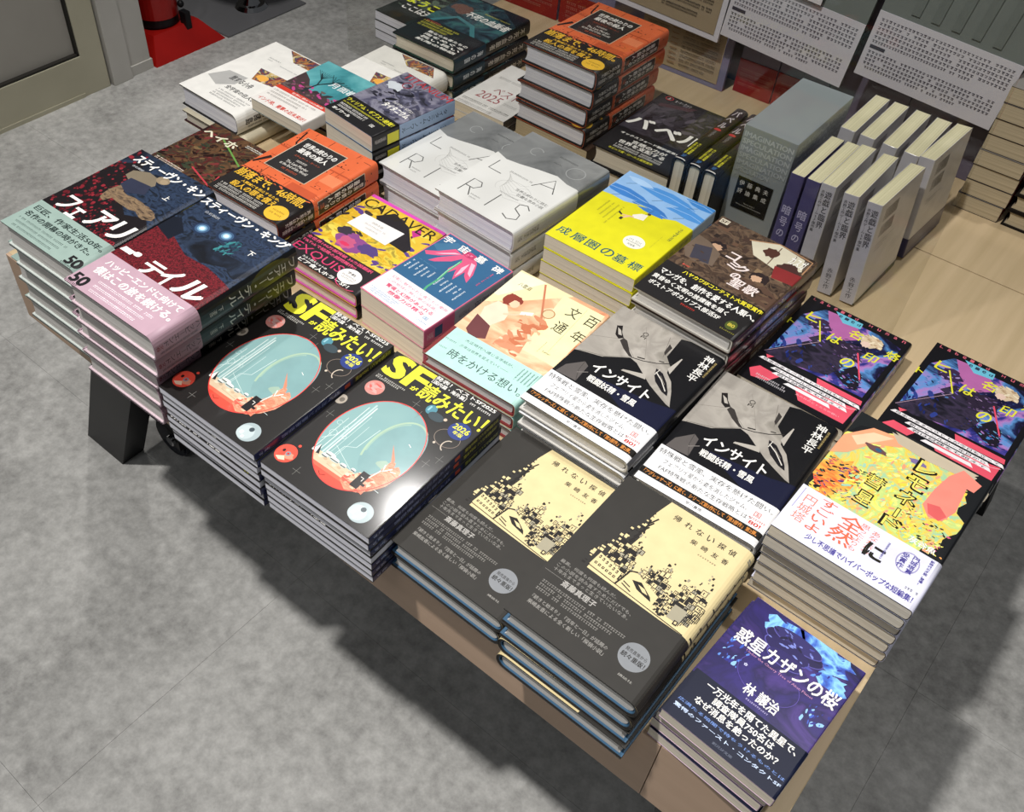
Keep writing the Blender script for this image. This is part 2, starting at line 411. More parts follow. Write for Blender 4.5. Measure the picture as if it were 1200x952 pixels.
# ART_START
# ------------------------------------------------------------------ artwork of each title
WH = 'f2f0ea'; BK = '1b1a1c'
paint('night_blue_paint', ['0e121a', '18212f', '2c3b54', '1c273a', '10141d'], 60, 8, 1.6, stretch=(1, 1.6, 1))
paint('night_blue_dark_paint', ['0d1018', '161d2a', '263246', '141a26'], 30, 6, 1.0)
paint('red_flowers_paint', ['2a1013', '7c1c27', '8f2630', '301014', '7f1f2a'], 170, 3, 1.2)
paint('red_moss_paint', ['3f1118', '7a1e28', '2a0d11', '8a2630'], 330, 3, .6)
paint('brown_fur_paint', ['3a2f27', '6d5a48', '8a7358', '4a3c31'], 90, 4, 1.0, stretch=(1, 3, 1))
# the pair of red and blue fairy novels
def fairy_art(first):
    A = Art(.35, .2)
    A.rect(0, 0, 1, 1, 'night_blue_paint')
    if first:
        A.rect(0, .6, .35, 1, 'night_blue_dark_paint')
        A.poly([(0, 0), (1, 0), (1, .5), (.88, .56), (.7, .5), (.55, .56), (.42, .66), (.3, .8), (.2, .93), (.1, .86), (0, .8)], '1a1518')
        rg = random.Random(5)
        for i in range(420):
            x = rg.uniform(.0, .97); top = .84-.75*max(x-.15, 0)+(.15 if x < .15 else 0); y = rg.uniform(.25, max(top, .3)); r = rg.uniform(.008, .022)*(1 if x < .45 else .6)
            A.blob(x, y, r, r*.7, rg.choice(['7c1f2a', '8d2732', '5f1a22', '461218']), i, .2, 8)
        A.blob(.62, .6, .3, .045, 'brown_fur_paint', 3, .25, 22); A.blob(.84, .58, .11, .04, 'brown_fur_paint', 4, .2, 14)
        A.blob(.36, .6, .06, .1, 'brown_fur_paint', 6, .2, 12)
        A.poly([(.22, .82), (.36, .87), (.48, .86), (.56, .80), (.52, .73), (.36, .72), (.22, .76)], '7c715f')
        A.poly([(.30, .76), (.54, .78), (.60, .7), (.44, .64), (.3, .68)], '2f3346')
        A.ell(.55, .865, .075, .035, '8f7f68', 18); A.ell(.57, .86, .04, .022, 'a08e74', 14)
        A.T('スティーヴン・キン', .08, .885, .985, .965, WH, .035)
        A.T('白石朗訳', .15, .845, .3, .862, 'c9ccd0')
        A.T('上', .75, .745, .81, .785, WH, .02)
        for t, a, b, c, d in (('フ', .12, .30, .27, .42), ('ェ', .3, .28, .42, .37), ('ア', .5, .3, .7, .45), ('リ', .76, .31, .93, .46)): A.T(t, a, b, c, d, WH, .03, shear=.12)
    else:
        A.rect(0, .5, 1, 1, 'night_blue_paint'); A.poly([(0, 0), (1, 0), (1, .52), (.7, .56), (.45, .55), (.2, .62), (0, .66)], 'red_moss_paint')
        A.poly([(0, .62), (.2, .58), (.22, .68), (.06, .76), (0, .74)], '151a26')
        A.poly([(.25, .62), (.6, .56), (.8, .62), (.95, .58), (1, .64), (1, .72), (.7, .70), (.5, .74), (.3, .7)], 'night_blue_dark_paint')
        for x, y in ((.29, .77), (.51, .81)):
            for q, c in ((.085, '22304a'), (.065, '3c5878'), (.045, '6c93b2'), (.03, 'a9cfe0'), (.017, 'eefaff')): A.ell(x, y, q, q*.62, c, 24)
        A.splash(.55, .68, .72, .82, ['2f6a74', '3a8084', '1f4c56'], 26, .045, 4, ang=70)
        A.T('スティーヴン・キング', .0, .93, .97, .995, WH, .035)
        A.T('Fairy Tale', .7, .865, .93, .895, '39496a'); A.T('下', .79, .77, .85, .81, 'e8e6e0', .02)
        A.T('白石朗訳', .14, .88, .3, .9, 'b9bcc2')
        for t, a, b, c, d in (('ー', .02, .36, .13, .385), ('・', .15, .37, .2, .4), ('テ', .3, .3, .48, .41), ('イ', .5, .3, .63, .44), ('ル', .68, .31, .93, .45)): A.T(t, a, b, c, d, WH, .035, shear=.1)
    A.rect(1, 0, 2, 1, '111214'); A.ell(1.5, .8, .5, .16, '3c3a14', 20)
    A.T('フェアリー・テイル', 1.25, .50, 1.78, .97, 'cfc9bd', .01, vert=True); A.T('上' if first else '下', 1.4, .42, 1.6, .45, 'd8d4c8')
    A.tiny(1.4, .36, 1.6, .41, 'b8b4a8', 1, vert=True)
    return A
def fairy_band(first):
    A = Art(.5); c = '1d2a28' if first else WH
    if first:
        A.T('巨匠、作家生活50年。', .05, .70, .97, .86, c, .02); A.T('名作の開幕の時がきた。', .05, .47, .93, .63, c, .02)
        for i in range(3): A.tiny(.06+.02*i, .33-.12*i, .72-.04*i, .38-.12*i, '4d5d59', i)
        k = BK
    else:
        A.T('ハッピーエンドに向けて', .08, .72, .93, .88, c, .02); A.T('僕はこの旅を続ける。', .08, .46, .95, .66, c, .045)
        for i in range(3): A.tiny(.22+.01*i, .33-.12*i, .84-.04*i, .385-.12*i, 'f0e6ea', i+5)
        k = BK
    x0 = .84 if first else .02
    A.T('50', x0, .06, x0+.15, .3, k, .08); A.tiny(x0-.02, .01, x0+.12, .05, k, 9)
    A.rect(1, 0, 2, 1, '9fb3ab' if first else 'a88a96')
    A.T('ハッピーエンド', 1.3, .2, 1.6, .97, '3d3440', 0, vert=True); A.tiny(1.65, .1, 1.8, .9, '54434f', 3, vert=True); A.T('文春', 1.35, .04, 1.6, .18, '7a1f2c', vert=True)
    return A
design('fairy_up', .130, .190, .0330, True, '15161a', fairy_art(True), '93a8a0', .275, fairy_band(True), 'grey', 'c8cfca', name3='hardcover_novel', coat=.15, rough=.45)
design('fairy_down', .138, .193, .0330, True, '15161a', fairy_art(False), 'b799a6', .30, fairy_band(False), 'grey', 'd9c3cb', name3='hardcover_novel', coat=.15, rough=.45)

# science fiction yearbook magazine
paint('teal_sky_paint', ['6f979c', '86aaa9', '7da3a5'], 9, 2, .3, .4, .3)
paint('cliff_paint', ['d9b79a', 'e2795c', 'e8a585', 'cf6a50'], 55, 4, 1.2, .4, .3, stretch=(1, 2.5, 1))
paint('pink_planet_paint', ['d9a79b', 'cf7f76', 'b79e98'], 45, 3, 1.2, .4, .3)
A = Art(.4, .5)
A.rect(0, 0, 1, 1, '201e1d'); YE = 'efec3a'
def disc(lo, hi, c, cx=.475, cy=.42, rx=.35, ry=.315):
    """slice of the big disc between two heights"""
    p = []
    for i in range(33):
        y = lo+(hi-lo)*i/32; k = max(0, 1-((y-cy)/ry)**2)**.5; p.append((cx+rx*k, y))
    for i in range(33):
        y = hi+(lo-hi)*i/32; k = max(0, 1-((y-cy)/ry)**2)**.5; p.append((cx-rx*k, y))
    A.poly(p, c)
disc(.105, .735, 'teal_sky_paint')
A.ell(.635, .46, .185, .215, '7da2a3', 50); A.ring(.635, .46, .187, .217, .016, 'a3bda4', 50, 60, 215); A.ring(.635, .46, .172, .2, .012, '93b2a4', 40, 110, 205); A.blob(.67, .36, .05, .03, '9ab3a2', 2, .3, 14)
for k, (x, w_, t_) in enumerate(((.235, .006, .60), (.265, .014, .635), (.285, .010, .62), (.31, .004, .56), (.19, .004, .48), (.36, .004, .50))): A.line([(x, .22), (x, t_)], w_, 'b9cfcd' if k % 2 else 'd3dfdb')
A.line([(.345, .26), (.35, .33), (.42, .36), (.44, .52)], .004, 'cfe0dc'); A.line([(.17, .30), (.23, .36), (.24, .5)], .004, 'cfe0dc'); A.line([(.30, .31), (.55, .23), (.80, .22)], .003, 'cfe0dc')
for x, y, r in ((.20, .36, .03), (.17, .43, .022), (.24, .42, .02), (.29, .37, .018)): A.ring(x, y, r, r*.7, .004, 'b9cfcd', 16)
disc(.105, .235, 'd5bd9f'); disc(.104, .175, 'e06a52'); disc(.103, .155, 'e4503f')
A.poly([(.52, .165), (.58, .22), (.64, .25), (.68, .31), (.69, .40), (.72, .41), (.74, .38), (.76, .40), (.80, .38), (.815, .34), (.80, .27), (.75, .205), (.68, .155), (.6, .135)], 'cliff_paint'); A.splash(.56, .16, .74, .26, ['e2795c', 'f0b898', 'c8654c', 'e9c9ae'], 40, .06, 8, ang=40); A.poly([(.60, .49), (.70, .42), (.72, .39), (.69, .40)], 'd9876a')
A.splash(.52, .16, .72, .235, ['e07a5e', 'e9a78b', 'cfc0a8', 'd95b4b', 'f0c4a4'], 50, .06, 3)
for x, y, a, b in ((.33, .245, .05, .016), (.38, .235, .045, .014), (.46, .235, .03, .012), (.54, .245, .022, .010), (.30, .225, .03, .010)):
    A.ell(x, y, a, b, 'b7c4bf', 20); A.ell(x, y+.006, a*.85, b*.6, 'dfe2da', 20); A.rect(x-a*.7, y-.006, x+a*.8, y-.001, '23252a')
for k in range(9): A.ell(.24+.042*k, .205+.004*(k % 3), .017, .008, ['cbb496', 'e2d2b8', 'c2a88a'][k % 3], 10)
A.poly([(.19, .215), (.215, .27), (.26, .215)], 'e2e4de'); A.poly([(.215, .27), (.26, .215), (.235, .21)], '2a2a2e'); A.line([(.36, .195), (.72, .18)], .004, 'b39a7e')
A.poly([(.60, .17), (.60, .275), (.665, .275), (.665, .17)], '1d1b1d'); A.rect(.665, .20, .69, .215, '1d1b1d'); A.line([(.62, .24), (.645, .24), (.645, .22)], .006, 'e9e6de'); A.line([(.665, .26), (.69, .33)], .008, 'e9e6de')
A.line([(.68, .37), (.70, .33), (.74, .37)], .011, 'e8eae2'); A.line([(.74, .35), (.78, .36)], .006, 'e8eae2'); A.line([(.68, .54), (.71, .53)], .005, 'e8eae2')
A.line([(.36, .14), (.39, .125), (.42, .14)], .006, '8a2a22')
A.ring(.475, .42, .352, .317, .007, 'e8453f', 72)
A.ell(.085, .115, .08, .058, 'e8503f', 36); A.blob(.12, .11, .035, .022, 'd98f75', 2, .2, 12); A.ell(.10, .12, .020, .014, '7a8f9a', 12); A.ell(.10, .12, .010, .007, 'c22f2a', 10); A.ell(.055, .125, .012, .010, '1e1a1a', 10); A.poly([(.04, .075), (.09, .10), (.12, .08), (.08, .065)], 'e9c9b0')
A.ell(.13, .72, .075, .052, 'pink_planet_paint', 36); A.splash(.08, .69, .18, .75, ['d2605a', 'c9a09a'], 14, .05, 5); A.ell(.02, .55, .045, .035, 'a79d90', 18); A.ell(.03, .55, .02, .016, '6a6258', 12)
A.ell(.82, .085, .085, .06, 'a3b2b5', 40); A.ell(.80, .075, .065, .045, 'b9c6c8', 30); A.ell(.82, .105, .02, .014, '3e4a50', 14); A.rect(.765, .055, .79, .075, 'eef4f6'); A.rect(.80, .04, .82, .055, 'eef4f6')
A.ell(.59, .79, .042, .034, '4f8a9a', 20); A.rect(.565, .775, .58, .81, '8fc0cc'); A.ell(.66, .765, .065, .028, '36454c', 20); A.ell(.73, .78, .014, .010, 'cdb8a2', 12)
A.ring(.85, .69, .10, .058, .004, '8f7f73', 44); A.ring(.895, .65, .045, .04, .008, 'cdbfae', 20, 90, 260); A.ell(.80, .63, .010, .008, 'cdbfae', 8)
for x, y in ((.25, .07), (.55, .72), (.93, .56), (.88, .5), (.47, .77), (.06, .44)):
    A.line([(x-.035, y), (x+.035, y)], .002, '8f8d88'); A.line([(x, y-.03), (x, y+.03)], .002, '8f8d88')
A.ell(.115, .19, .012, .009, 'e8503f', 8)
A.T('SF', .05, .835, .385, .99, YE, .05, shear=.02); A.T('が', .33, .83, .385, .86, YE, .03)
A.T('読みたい！', .405, .815, .98, .93, YE, .022)
A.T('発表！ベストSF2025', .41, .972, .96, 1.0, WH, .015); A.T('［国内篇・海外篇］', .41, .94, .72, .967, WH, .015); A.tiny(.76, .945, .95, .958, WH, 2); A.tiny(.05, .80, .32, .81, 'cfccc4', 2); A.tiny(.05, .785, .29, .795, 'cfccc4', 3)
A.ell(.875, .765, .085, .058, '25397f', 36); A.T('2026', .81, .765, .94, .80, YE, .02); A.T('年版', .84, .733, .92, .758, YE, .012)
A.rect(1, 0, 2, 1, '1a2350'); A.rect(1, .68, 2, 1, '1b1c1e'); A.T('SFが読みたい！2026年版', 1.2, .70, 1.8, .97, 'b9b93f', .02, rot=-90); A.rect(1.2, .62, 1.8, .66, 'c4502f')
A.T('SFマガジン編集部編', 1.25, .18, 1.75, .58, '9aa4cf', .01, rot=-90); A.tiny(1.3, .03, 1.7, .1, 'b8bfe0', 2, vert=True)
design('sfmag', .1425, .2045, .0105, False, '201e1d', A, None, 0, None, 'white', name3='magazine', b=.0015, rough=.4, coat=.5)

# dark brown novel with the cream town drawing
A = Art(.55)
A.rect(0, 0, 1, 1, '32302d'); CR = 'ddcb9a'
A.poly([(.33, .90), (.36, 1), (1, 1), (1, .40), (.22, .42), (.22, .46), (.28, .55), (.34, .63), (.36, .74)], CR)
A.rect(1, 0, 3, 1, CR)
A.poly([(.20, .62), (.26, .70), (.31, .78), (.33, .92), (.30, .92), (.2, .7)], '32302d')
DK = '24211f'; rg = random.Random(11)
def roof(u): return .62+.13*math.exp(-((u-.33)/.06)**2)+.05*math.sin(u*23)+.04*math.sin(u*51)+(.06 if u > .75 else 0)
# dark staircase on the left, then house blocks with windows
for i in range(34):
    x = rg.uniform(.165, .33); y = .45+(x-.165)*2.4+rg.uniform(-.03, .06); A.rect(x, y, x+rg.uniform(.012, .03), y+rg.uniform(.006, .02), rg.choice([CR, CR, DK]))
for i in range(7): A.line([(.30+.006*i, .60+.035*i), (.335+.006*i, .66+.035*i)], .012, DK)
for row in range(9):
    u = .22
    while u < .95:
        v = .63-row*.022+rg.uniform(-.008, .008); top = roof(u)-.02
        w_, h_ = rg.uniform(.022, .05), rg.uniform(.018, .036)
        if v+h_ < top and not (.46 < u < .62 and v < .50):
            A.rect(u, v, u+w_, v+h_, DK)
            if rg.random() < .72:
                c = rg.choice([CR, CR, CR, 'a39c86']); A.rect(u+.004, v+.003, u+w_-.005, v+h_-.004, c)
                if rg.random() < .7: A.rect(u+w_*.35, v+h_*.3, u+w_*.5, v+h_*.7, DK)
                if rg.random() < .4: A.rect(u+w_*.65, v+h_*.3, u+w_*.8, v+h_*.7, DK)
        u += w_*rg.uniform(.8, 1.15)
for i in range(120):
    u = rg.uniform(.34, .93); t_ = roof(u); v = t_-rg.uniform(0, .06); k = rg.uniform(.006, .016); A.rect(u, v, u+k, v+k*rg.uniform(.3, 1.2), rg.choice([DK, DK, CR, '9a937f']))
A.poly([(.215, .445), (.225, .53), (.42, .50), (.42, .432)], CR)
for k in range(6):
    x = .235+.03*k; A.rect(x, .50-.004*k, x+.014, .518-.004*k, DK); A.rect(x+.003, .504-.004*k, x+.008, .512-.004*k, CR); A.rect(x, .462-.002*k, x+.018, .476-.002*k, DK); A.rect(x+.006, .466-.002*k, x+.013, .472-.002*k, CR)
A.poly([(.44, .425), (.46, .53), (.50, .545), (.70, .50), (.70, .418)], CR); A.line([(.43, .432), (.455, .535), (.50, .55)], .012, DK)
A.poly([(.50, .50), (.56, .515), (.66, .475), (.68, .455), (.62, .462), (.56, .47)], DK); A.poly([(.55, .497), (.60, .495), (.64, .475), (.60, .475)], CR); A.line([(.46, .47), (.52, .46)], .008, DK); A.line([(.46, .455), (.54, .44)], .008, DK)
for i in range(40):
    u, v = rg.uniform(.70, .80), rg.uniform(.42, .55); k = rg.uniform(.008, .02); A.rect(u, v, u+k, v+k*.7, rg.choice([DK, DK, CR]))
A.rect(.81, .44, .90, .52, 'a39c86'); A.rect(.865, .425, .895, .45, DK); A.rect(.873, .432, .888, .445, CR)
for i in range(7): A.line([(.90+.012*i, .43+.01*i), (.91+.012*i, .50+.012*i)], .005, DK)
A.line([(.21, .44), (.96, .407)], .006, DK); A.rect(0, .0, 1, .405, '32302d')
for i, (t, x) in enumerate(zip('帰れない探偵', (.44, .53, .615, .70, .785, .865))): A.T(t, x, .915, x+.052, .95, '2d2b28', .01)
for i, (t, x) in enumerate(zip('柴崎友香', (.63, .71, .79, .865))): A.T(t, x, .85, x+.045, .88, '2d2b28', .01)
A.tiny(.70, .815, .86, .822, '6a6354', 4)
GR = '8f8c87'
A.T('最高。何度も何度も読んだ。', .06, .365, .50, .385, GR); A.T('この小説を読み直すためにだけでも、', .06, .335, .64, .357, GR); A.T('十年先までまっと生きていたいなあ。', .06, .308, .64, .33, GR)
A.line([(.02, .29), (.16, .29)], .002, GR); A.T('斎藤真理子', .17, .262, .43, .297, 'aaa7a2', .02)
for k in range(3): A.tiny(.06, .225-.024*k, .70-.08*k, .24-.024*k, '83807b', 20+k)
A.T('『続きと始まり』『百年と一日』が話題の', .08, .128, .66, .15, GR, .01); A.T('柴崎友香による全く新しい「探偵小説」', .08, .095, .66, .118, GR, .01)
A.ell(.815, .18, .10, .07, '84878b', 36); A.T('発売直後から', .74, .19, .89, .21, '2c2b2a', .01); A.T('続々重版！', .735, .155, .90, .182, '2c2b2a', .03); A.T('講談社', .80, .068, .90, .08, 'a5a29c')
for i in range(26):
    y = rg.uniform(.42, .98); A.rect(1+rg.uniform(.0, .8), y, 1+rg.uniform(.2, .98), y+rg.uniform(.003, .012), rg.choice(['262422', '262422', '8f8a7c']))
A.T('帰れない探偵', 1.3, .60, 1.75, .95, '2d2b28', vert=True)
A.rect(1, 0, 3, .405, '2b2724'); A.rect(0, 0, .02, .4, '32302d')
design('tantei', .136, .194, .0223, True, '32302d', A, None, 0, None, 'grey', '2b2826', b=.011, n=2.3, name3='hardcover_novel', rough=.55, flaps='3a5c78')

# black and white jet fighter novel
paint('fuselage_paint', ['8d887f', 'a8a299', '98928a', 'b3ada4'], 24, 5, .8, .4)
A = Art(.3, .4)
A.rect(0, 0, 1, 1, '141417'); G1 = 'fuselage_paint'
A.poly([(0, .50), (.03, .51), (.22, .555), (.40, .655), (.49, .64), (.60, .665), (.70, .745), (.62, .80), (.60, .98), (.68, 1.0), (0, 1)], G1)
A.poly([(.03, .29), (.05, .37), (.15, .46), (.20, .44), (.22, .30)], '5d5856'); A.line([(.15, .46), (.165, .38), (.22, .30)], .004, '3c3937')
A.poly([(.47, .645), (.53, .69), (.70, .75), (.72, .69), (.80, .645), (.86, .58), (.93, .485), (.94, .475), (.90, .48), (.80, .51), (.69, .545), (.60, .585)], G1)
A.poly([(.60, .60), (.43, .55), (.425, .535), (.63, .565)], 'b5afa6'); A.poly([(.70, .72), (.725, .84), (.735, .84), (.745, .69)], 'b5afa6')
A.line([(.40, .66), (.50, .68), (.60, .715), (.70, .77)], .009, '2f2c2b'); A.line([(.44, .685), (.5, .70)], .012, '1d1b1b'); A.line([(.60, .74), (.64, .75)], .010, '1d1b1b')
A.line([(.03, .515), (.24, .57), (.40, .665)], .005, '6b665f'); A.line([(.20, .78), (.42, .67)], .003, '77716a'); A.line([(.52, .95), (.60, .78)], .004, '77716a'); A.line([(.30, .93), (.42, .80), (.5, .70)], .003, '8a847c'); A.line([(0, .66), (.2, .74)], .003, '77716a')
A.poly([(.10, .83), (.14, .85), (.18, .80), (.23, .765), (.20, .74), (.15, .76)], '211e1e'); A.poly([(.23, .765), (.27, .76), (.36, .69), (.41, .665), (.38, .66), (.30, .69), (.22, .735)], '3a3634'); A.poly([(.12, .82), (.16, .81), (.20, .775), (.17, .77)], 'b3ada4')
A.poly([(.56, .90), (.60, .88), (.60, .80), (.575, .82)], '3a3634'); A.poly([(.63, .68), (.70, .67), (.78, .62), (.84, .565), (.86, .535), (.80, .545), (.70, .59), (.655, .63)], '1b1a1e'); A.line([(.65, .655), (.73, .62), (.82, .56)], .009, 'd6d1c8'); A.line([(.70, .645), (.78, .60)], .006, '77716a'); A.line([(.655, .63), (.66, .685)], .006, 'd6d1c8')
A.ring(.345, .875, .024, .017, .006, '26231f', 20); A.T('PI', .325, .835, .37, .855, '26231f')
A.poly([(.30, .40), (.7, .28), (1, .28), (1, .48), (.8, .44)], '171a33')
A.T('インサイト', .23, .425, .76, .505, WH, .02); A.T('戦闘妖精・雪風', .27, .345, .72, .395, WH, .05)
A.T('神林長平', .86, .72, .945, .965, WH, .01, vert=True); A.tiny(.955, .78, .975, .94, 'b09b63', 3, vert=True); A.line([(.17, .36), (.24, .40)], .006, '8a8580')
A.rect(1, 0, 3, 1, '0f0f11'); A.T('インサイト 戦闘妖精・雪風', 1.3, .45, 1.7, .96, '4a4a4e', rot=-90)
B = Art(.5)
B.rect(0, .30, .999, .999, 'e9e9ea'); B.rect(0, 0, 1, .06, 'e9e9ea'); B.rect(0, .06, 1, .10, 'e9e9ea')
B.rect(0, .17, 1, .33, '16130f')
B.T('特殊戦と雪風、実存を懸けた闘い。', .02, .79, .97, .93, '242424', 0.0); B.T('フェアリイ星から姿を消したジャム。', .1, .60, .80, .72, '303030'); B.T('FAF特殊戦の新たな生存戦略とは？', .1, .42, .86, .54, '303030')
B.T('「アグレッサーズ」に続く、シリーズ第5作にして「第3部作」第2弾。', .03, .20, .96, .30, 'd78a3e', .03)
B.T('国', .86, .58, .91, .7, 'c0392f'); B.T('80!', .86, .38, .95, .46, 'c0392f', .02); B.tiny(.84, .5, .97, .54, 'c0392f', 1); B.T('早川書房', .42, .05, .55, .12, '3a3a3a')
B.rect(1, 0, 2, 1, '45464a'); B.tiny(1.3, .1, 1.6, .9, 'b9b9bd', 4, vert=True)
design('insight', .134, .195, .0200, True, '141417', A, 'e9e9ea', .285, B, 'grey', 'd3d0ca', b=.009, name3='hardcover_novel', rough=.3, coat=.4)

# purple space paperback
paint('purple_space_paint', ['15113c', '2e226e', '201850', '45317c', '1c1548'], 24, 6, 1.0, .35, .2)
paint('blue_glow_paint', ['2a2a86', '3f6fd0', '8fd0f5', '3a5fc4', '2c2070'], 34, 5, 1.4, .35, .2)
A = Art(.35, .2)
A.rect(0, 0, 1, 1, 'purple_space_paint')
A.blob(.62, .93, .30, .09, 'blue_glow_paint', 1, .25, 26); A.blob(.30, .90, .14, .07, 'blue_glow_paint', 2, .3, 20); A.blob(.85, .80, .12, .06, 'blue_glow_paint', 4, .3, 20)
for q in ((.05, .5, .24, .66, 1), (.8, .48, .99, .62, 2), (.3, .76, .9, .98, 3)): A.splash(q[0], q[1], q[2], q[3], ['3a5ac0', '5a8ae0', '2a2a86', '8fc0f0'], 24, .045, q[4], ang=70)
for k, (x, y, a, b) in enumerate(((.47, .85, .26, .065), (.47, .89, .22, .05), (.44, .80, .2, .06), (.47, .74, .16, .05))): A.ell(x, y, a, b, ['211a4a', '302a66', '251d55', '2a2160'][k], 30); A.ring(x, y, a, b, .008, '5a55a6', 30, 160, 380)
A.splash(.25, .78, .7, .92, ['4a4aa0', '171238', '7a86d0'], 26, .05, 3)
A.ring(.47, .56, .26, .13, .004, '5b4aa8', 40, 150, 400)
A.T('惑星カザンの桜', .06, .655, .965, .765, WH, .04); A.T('Under the Cherry Tree of Alien Planet', .20, .628, .80, .65, 'c98fb8')
A.T('林 譲治', .36, .40, .66, .48, WH, .05); A.tiny(.42, .375, .62, .385, 'b9aee0', 3); A.T('✿', .25, .55, .28, .57, 'cfd0ee')
A.rect(1, 0, 3, 1, 'd2b6cc')
B = Art(.4)
B.T('一万光年を隔てた異星で、', .14, .80, .93, .95, WH, .02); B.T('調査隊員750名は', .25, .63, .78, .77, WH, .02); B.T('なぜ消息を絶ったのか？', .14, .46, .86, .60, WH, .02)
B.T('広漠たる暗闇で待ちうけるものとは', .04, .33, .97, .39, '6f8fd0', .01); B.T('驚愕のファースト・コンタクトSF', .04, .20, .97, .27, 'c4d4f0', .03); B.T('創元SF文庫', .43, .07, .60, .12, '6d7386'); B.rect(1, 0, 2, 1, 'cfc6cf')
design('kazan', .106, .150, .0145, False, 'd2b6cc', A, '10162e', .345, B, 'cream', name3='paperback', rough=.35, coat=.2)

# lemon comet novel
paint('lemon_fur_paint', ['e6d94a', 'efe67a', 'b8d480', 'ecc64a', '9acca0', 'eeb05a', 'f1e98a'], 40, 7, 1.4, stretch=(1, 1, 1), lo=.25, hi=.75)
paint('orange_fur_paint', ['e9793a', 'f0b04a', 'e9502f', 'f3d45a'], 30, 4, 1.4)
A = Art(.35, .2)
A.rect(0, 0, 1, 1, '15171a')
pts = []
rg = random.Random(2)
for i in range(60):
    a = 2*math.pi*i/60; r = 1+rg.uniform(-.07, .07); pts.append((.45+.50*r*math.cos(a), min(.60+.40*r*math.sin(a), .97)))
A.poly(pts, 'lemon_fur_paint')
A.blob(.12, .50, .14, .14, 'orange_fur_paint', 5, .3, 20)
A.splash(.02, .33, .3, .62, ['d9703f', '3f6f5a', 'c2505a', '4a3a7a', 'd9b04a', '15171a', '15171a', '2a3a34'], 150, .035, 6)
A.splash(.2, .35, .9, .85, ['f0e87a', 'e9d44a', 'c2d880', 'f0c060', 'e9a07a', 'a0ccb0', 'f3ec90', 'e6dc5a'], 420, .045, 8, ang=60)
A.poly([(.0, .80), (.06, .9), (.3, .97), (.5, .93), (.62, .95), (.5, 1), (.0, 1), (.0, .9)], '1d2022')
A.poly([(-.0, .78), (.14, .93), (.34, .96), (.42, .94), (.36, .89), (.2, .82), (.1, .68), (.0, .62)], 'eaa27a'); A.poly([(.05, .8), (.16, .9), (.3, .93), (.24, .87), (.12, .76)], 'f3c9a5')
A.poly([(.28, .985), (.90, .985), (.84, .93), (.6, .93), (.4, .93)], 'c2b49c'); A.poly([(.26, .97), (.9, .965), (.88, .925), (.55, .90), (.34, .915)], 'bfb29b')
A.blob(.25, .80, .08, .022, '6a4a4a', 3, .3, 12); A.ell(.26, .80, .025, .012, '2f5a7a', 12); A.blob(.52, .86, .07, .018, '7a6a9a', 7, .3, 12)
A.poly([(.74, .88), (.80, .97), (.95, .93), (.93, .86), (.88, .86), (.90, .68), (.86, .58), (.77, .56), (.70, .62), (.71, .75)], 'e98a7a'); A.poly([(.72, .64), (.76, .58), (.84, .57), (.87, .62), (.8, .66)], 'd9605f')
A.splash(.62, .36, .98, .56, ['15171a', 'e9d23a', 'd85a8a', 'f0a860', 'e9e070', '15171a'], 110, .025, 10)
A.rect(.0, .0, 1, .33, '15171a')
def outl(t, x0, y0, x1, y1): A.T(t, x0-.006, y0-.004, x1+.006, y1+.004, '17140a', .04); A.T(t, x0+.004, y0+.003, x1-.004, y1-.003, 'efe06a', 0)
for t, y in zip('レモネ', (.80, .675, .55)): outl(t, .53, y, .66, y+.095)
A.rect(.582, .445, .612, .515, '17140a'); A.rect(.588, .45, .606, .51, 'efe06a'); outl('ド', .545, .365, .66, .435)
outl('彗', .31, .545, .43, .635); outl('星', .315, .41, .425, .50)
A.T('灰谷魚', .75, .36, .93, .40, WH, .02)
A.rect(1, 0, 3, 1, '15171a')
B = Art(.45)
B.T('全', .33, .64, .49, .93, 'd96a4a', .01); B.T('然', .31, .34, .47, .62, 'd96a4a', .01); B.T('すごいよ', .17, .28, .28, .96, 'd96a4a', .01, vert=True); B.T('円城塔', .06, .30, .15, .86, 'd9846a', 0, vert=True); B.rect(.03, .5, .034, .95, '8f88c0')
B.T('あなたが今', .54, .42, .60, .90, 'e07a5a', vert=True); B.T('思ったよりも', .46, .36, .52, .92, 'e07a5a', vert=True)
B.T('少し不思議でハイパーポップな短編集！', .22, .10, .96, .22, '3f3590', .04); B.ring(.82, .70, .075, .20, .008, '9f9ac0', 30, asp=.4)
B.T('円城塔賞', .83, .53, .875, .87, '3f3590', .04, vert=True); B.T('受賞作', .765, .55, .81, .85, '3f3590', .04, vert=True); B.T('に', .56, .42, .68, .68, '17140a', .04); B.T('新時代の才能、登場！', .93, .45, .955, .97, '3f3590', .02, vert=True)
B.tiny(.66, .5, .675, .85, '6a64a8', 3, vert=True); B.tiny(.88, .28, .97, .32, '5a5a6a', 2)
B.rect(1, 0, 2, 1, 'c3c4d8'); B.tiny(1.3, .2, 1.6, .9, '6a64a8', 5, vert=True)
design('lemon', .132, .187, .0160, False, '15171a', A, 'dcdcec', .335, B, 'cream', name3='paperback_novel', b=.004, n=3, rough=.35, coat=.2)

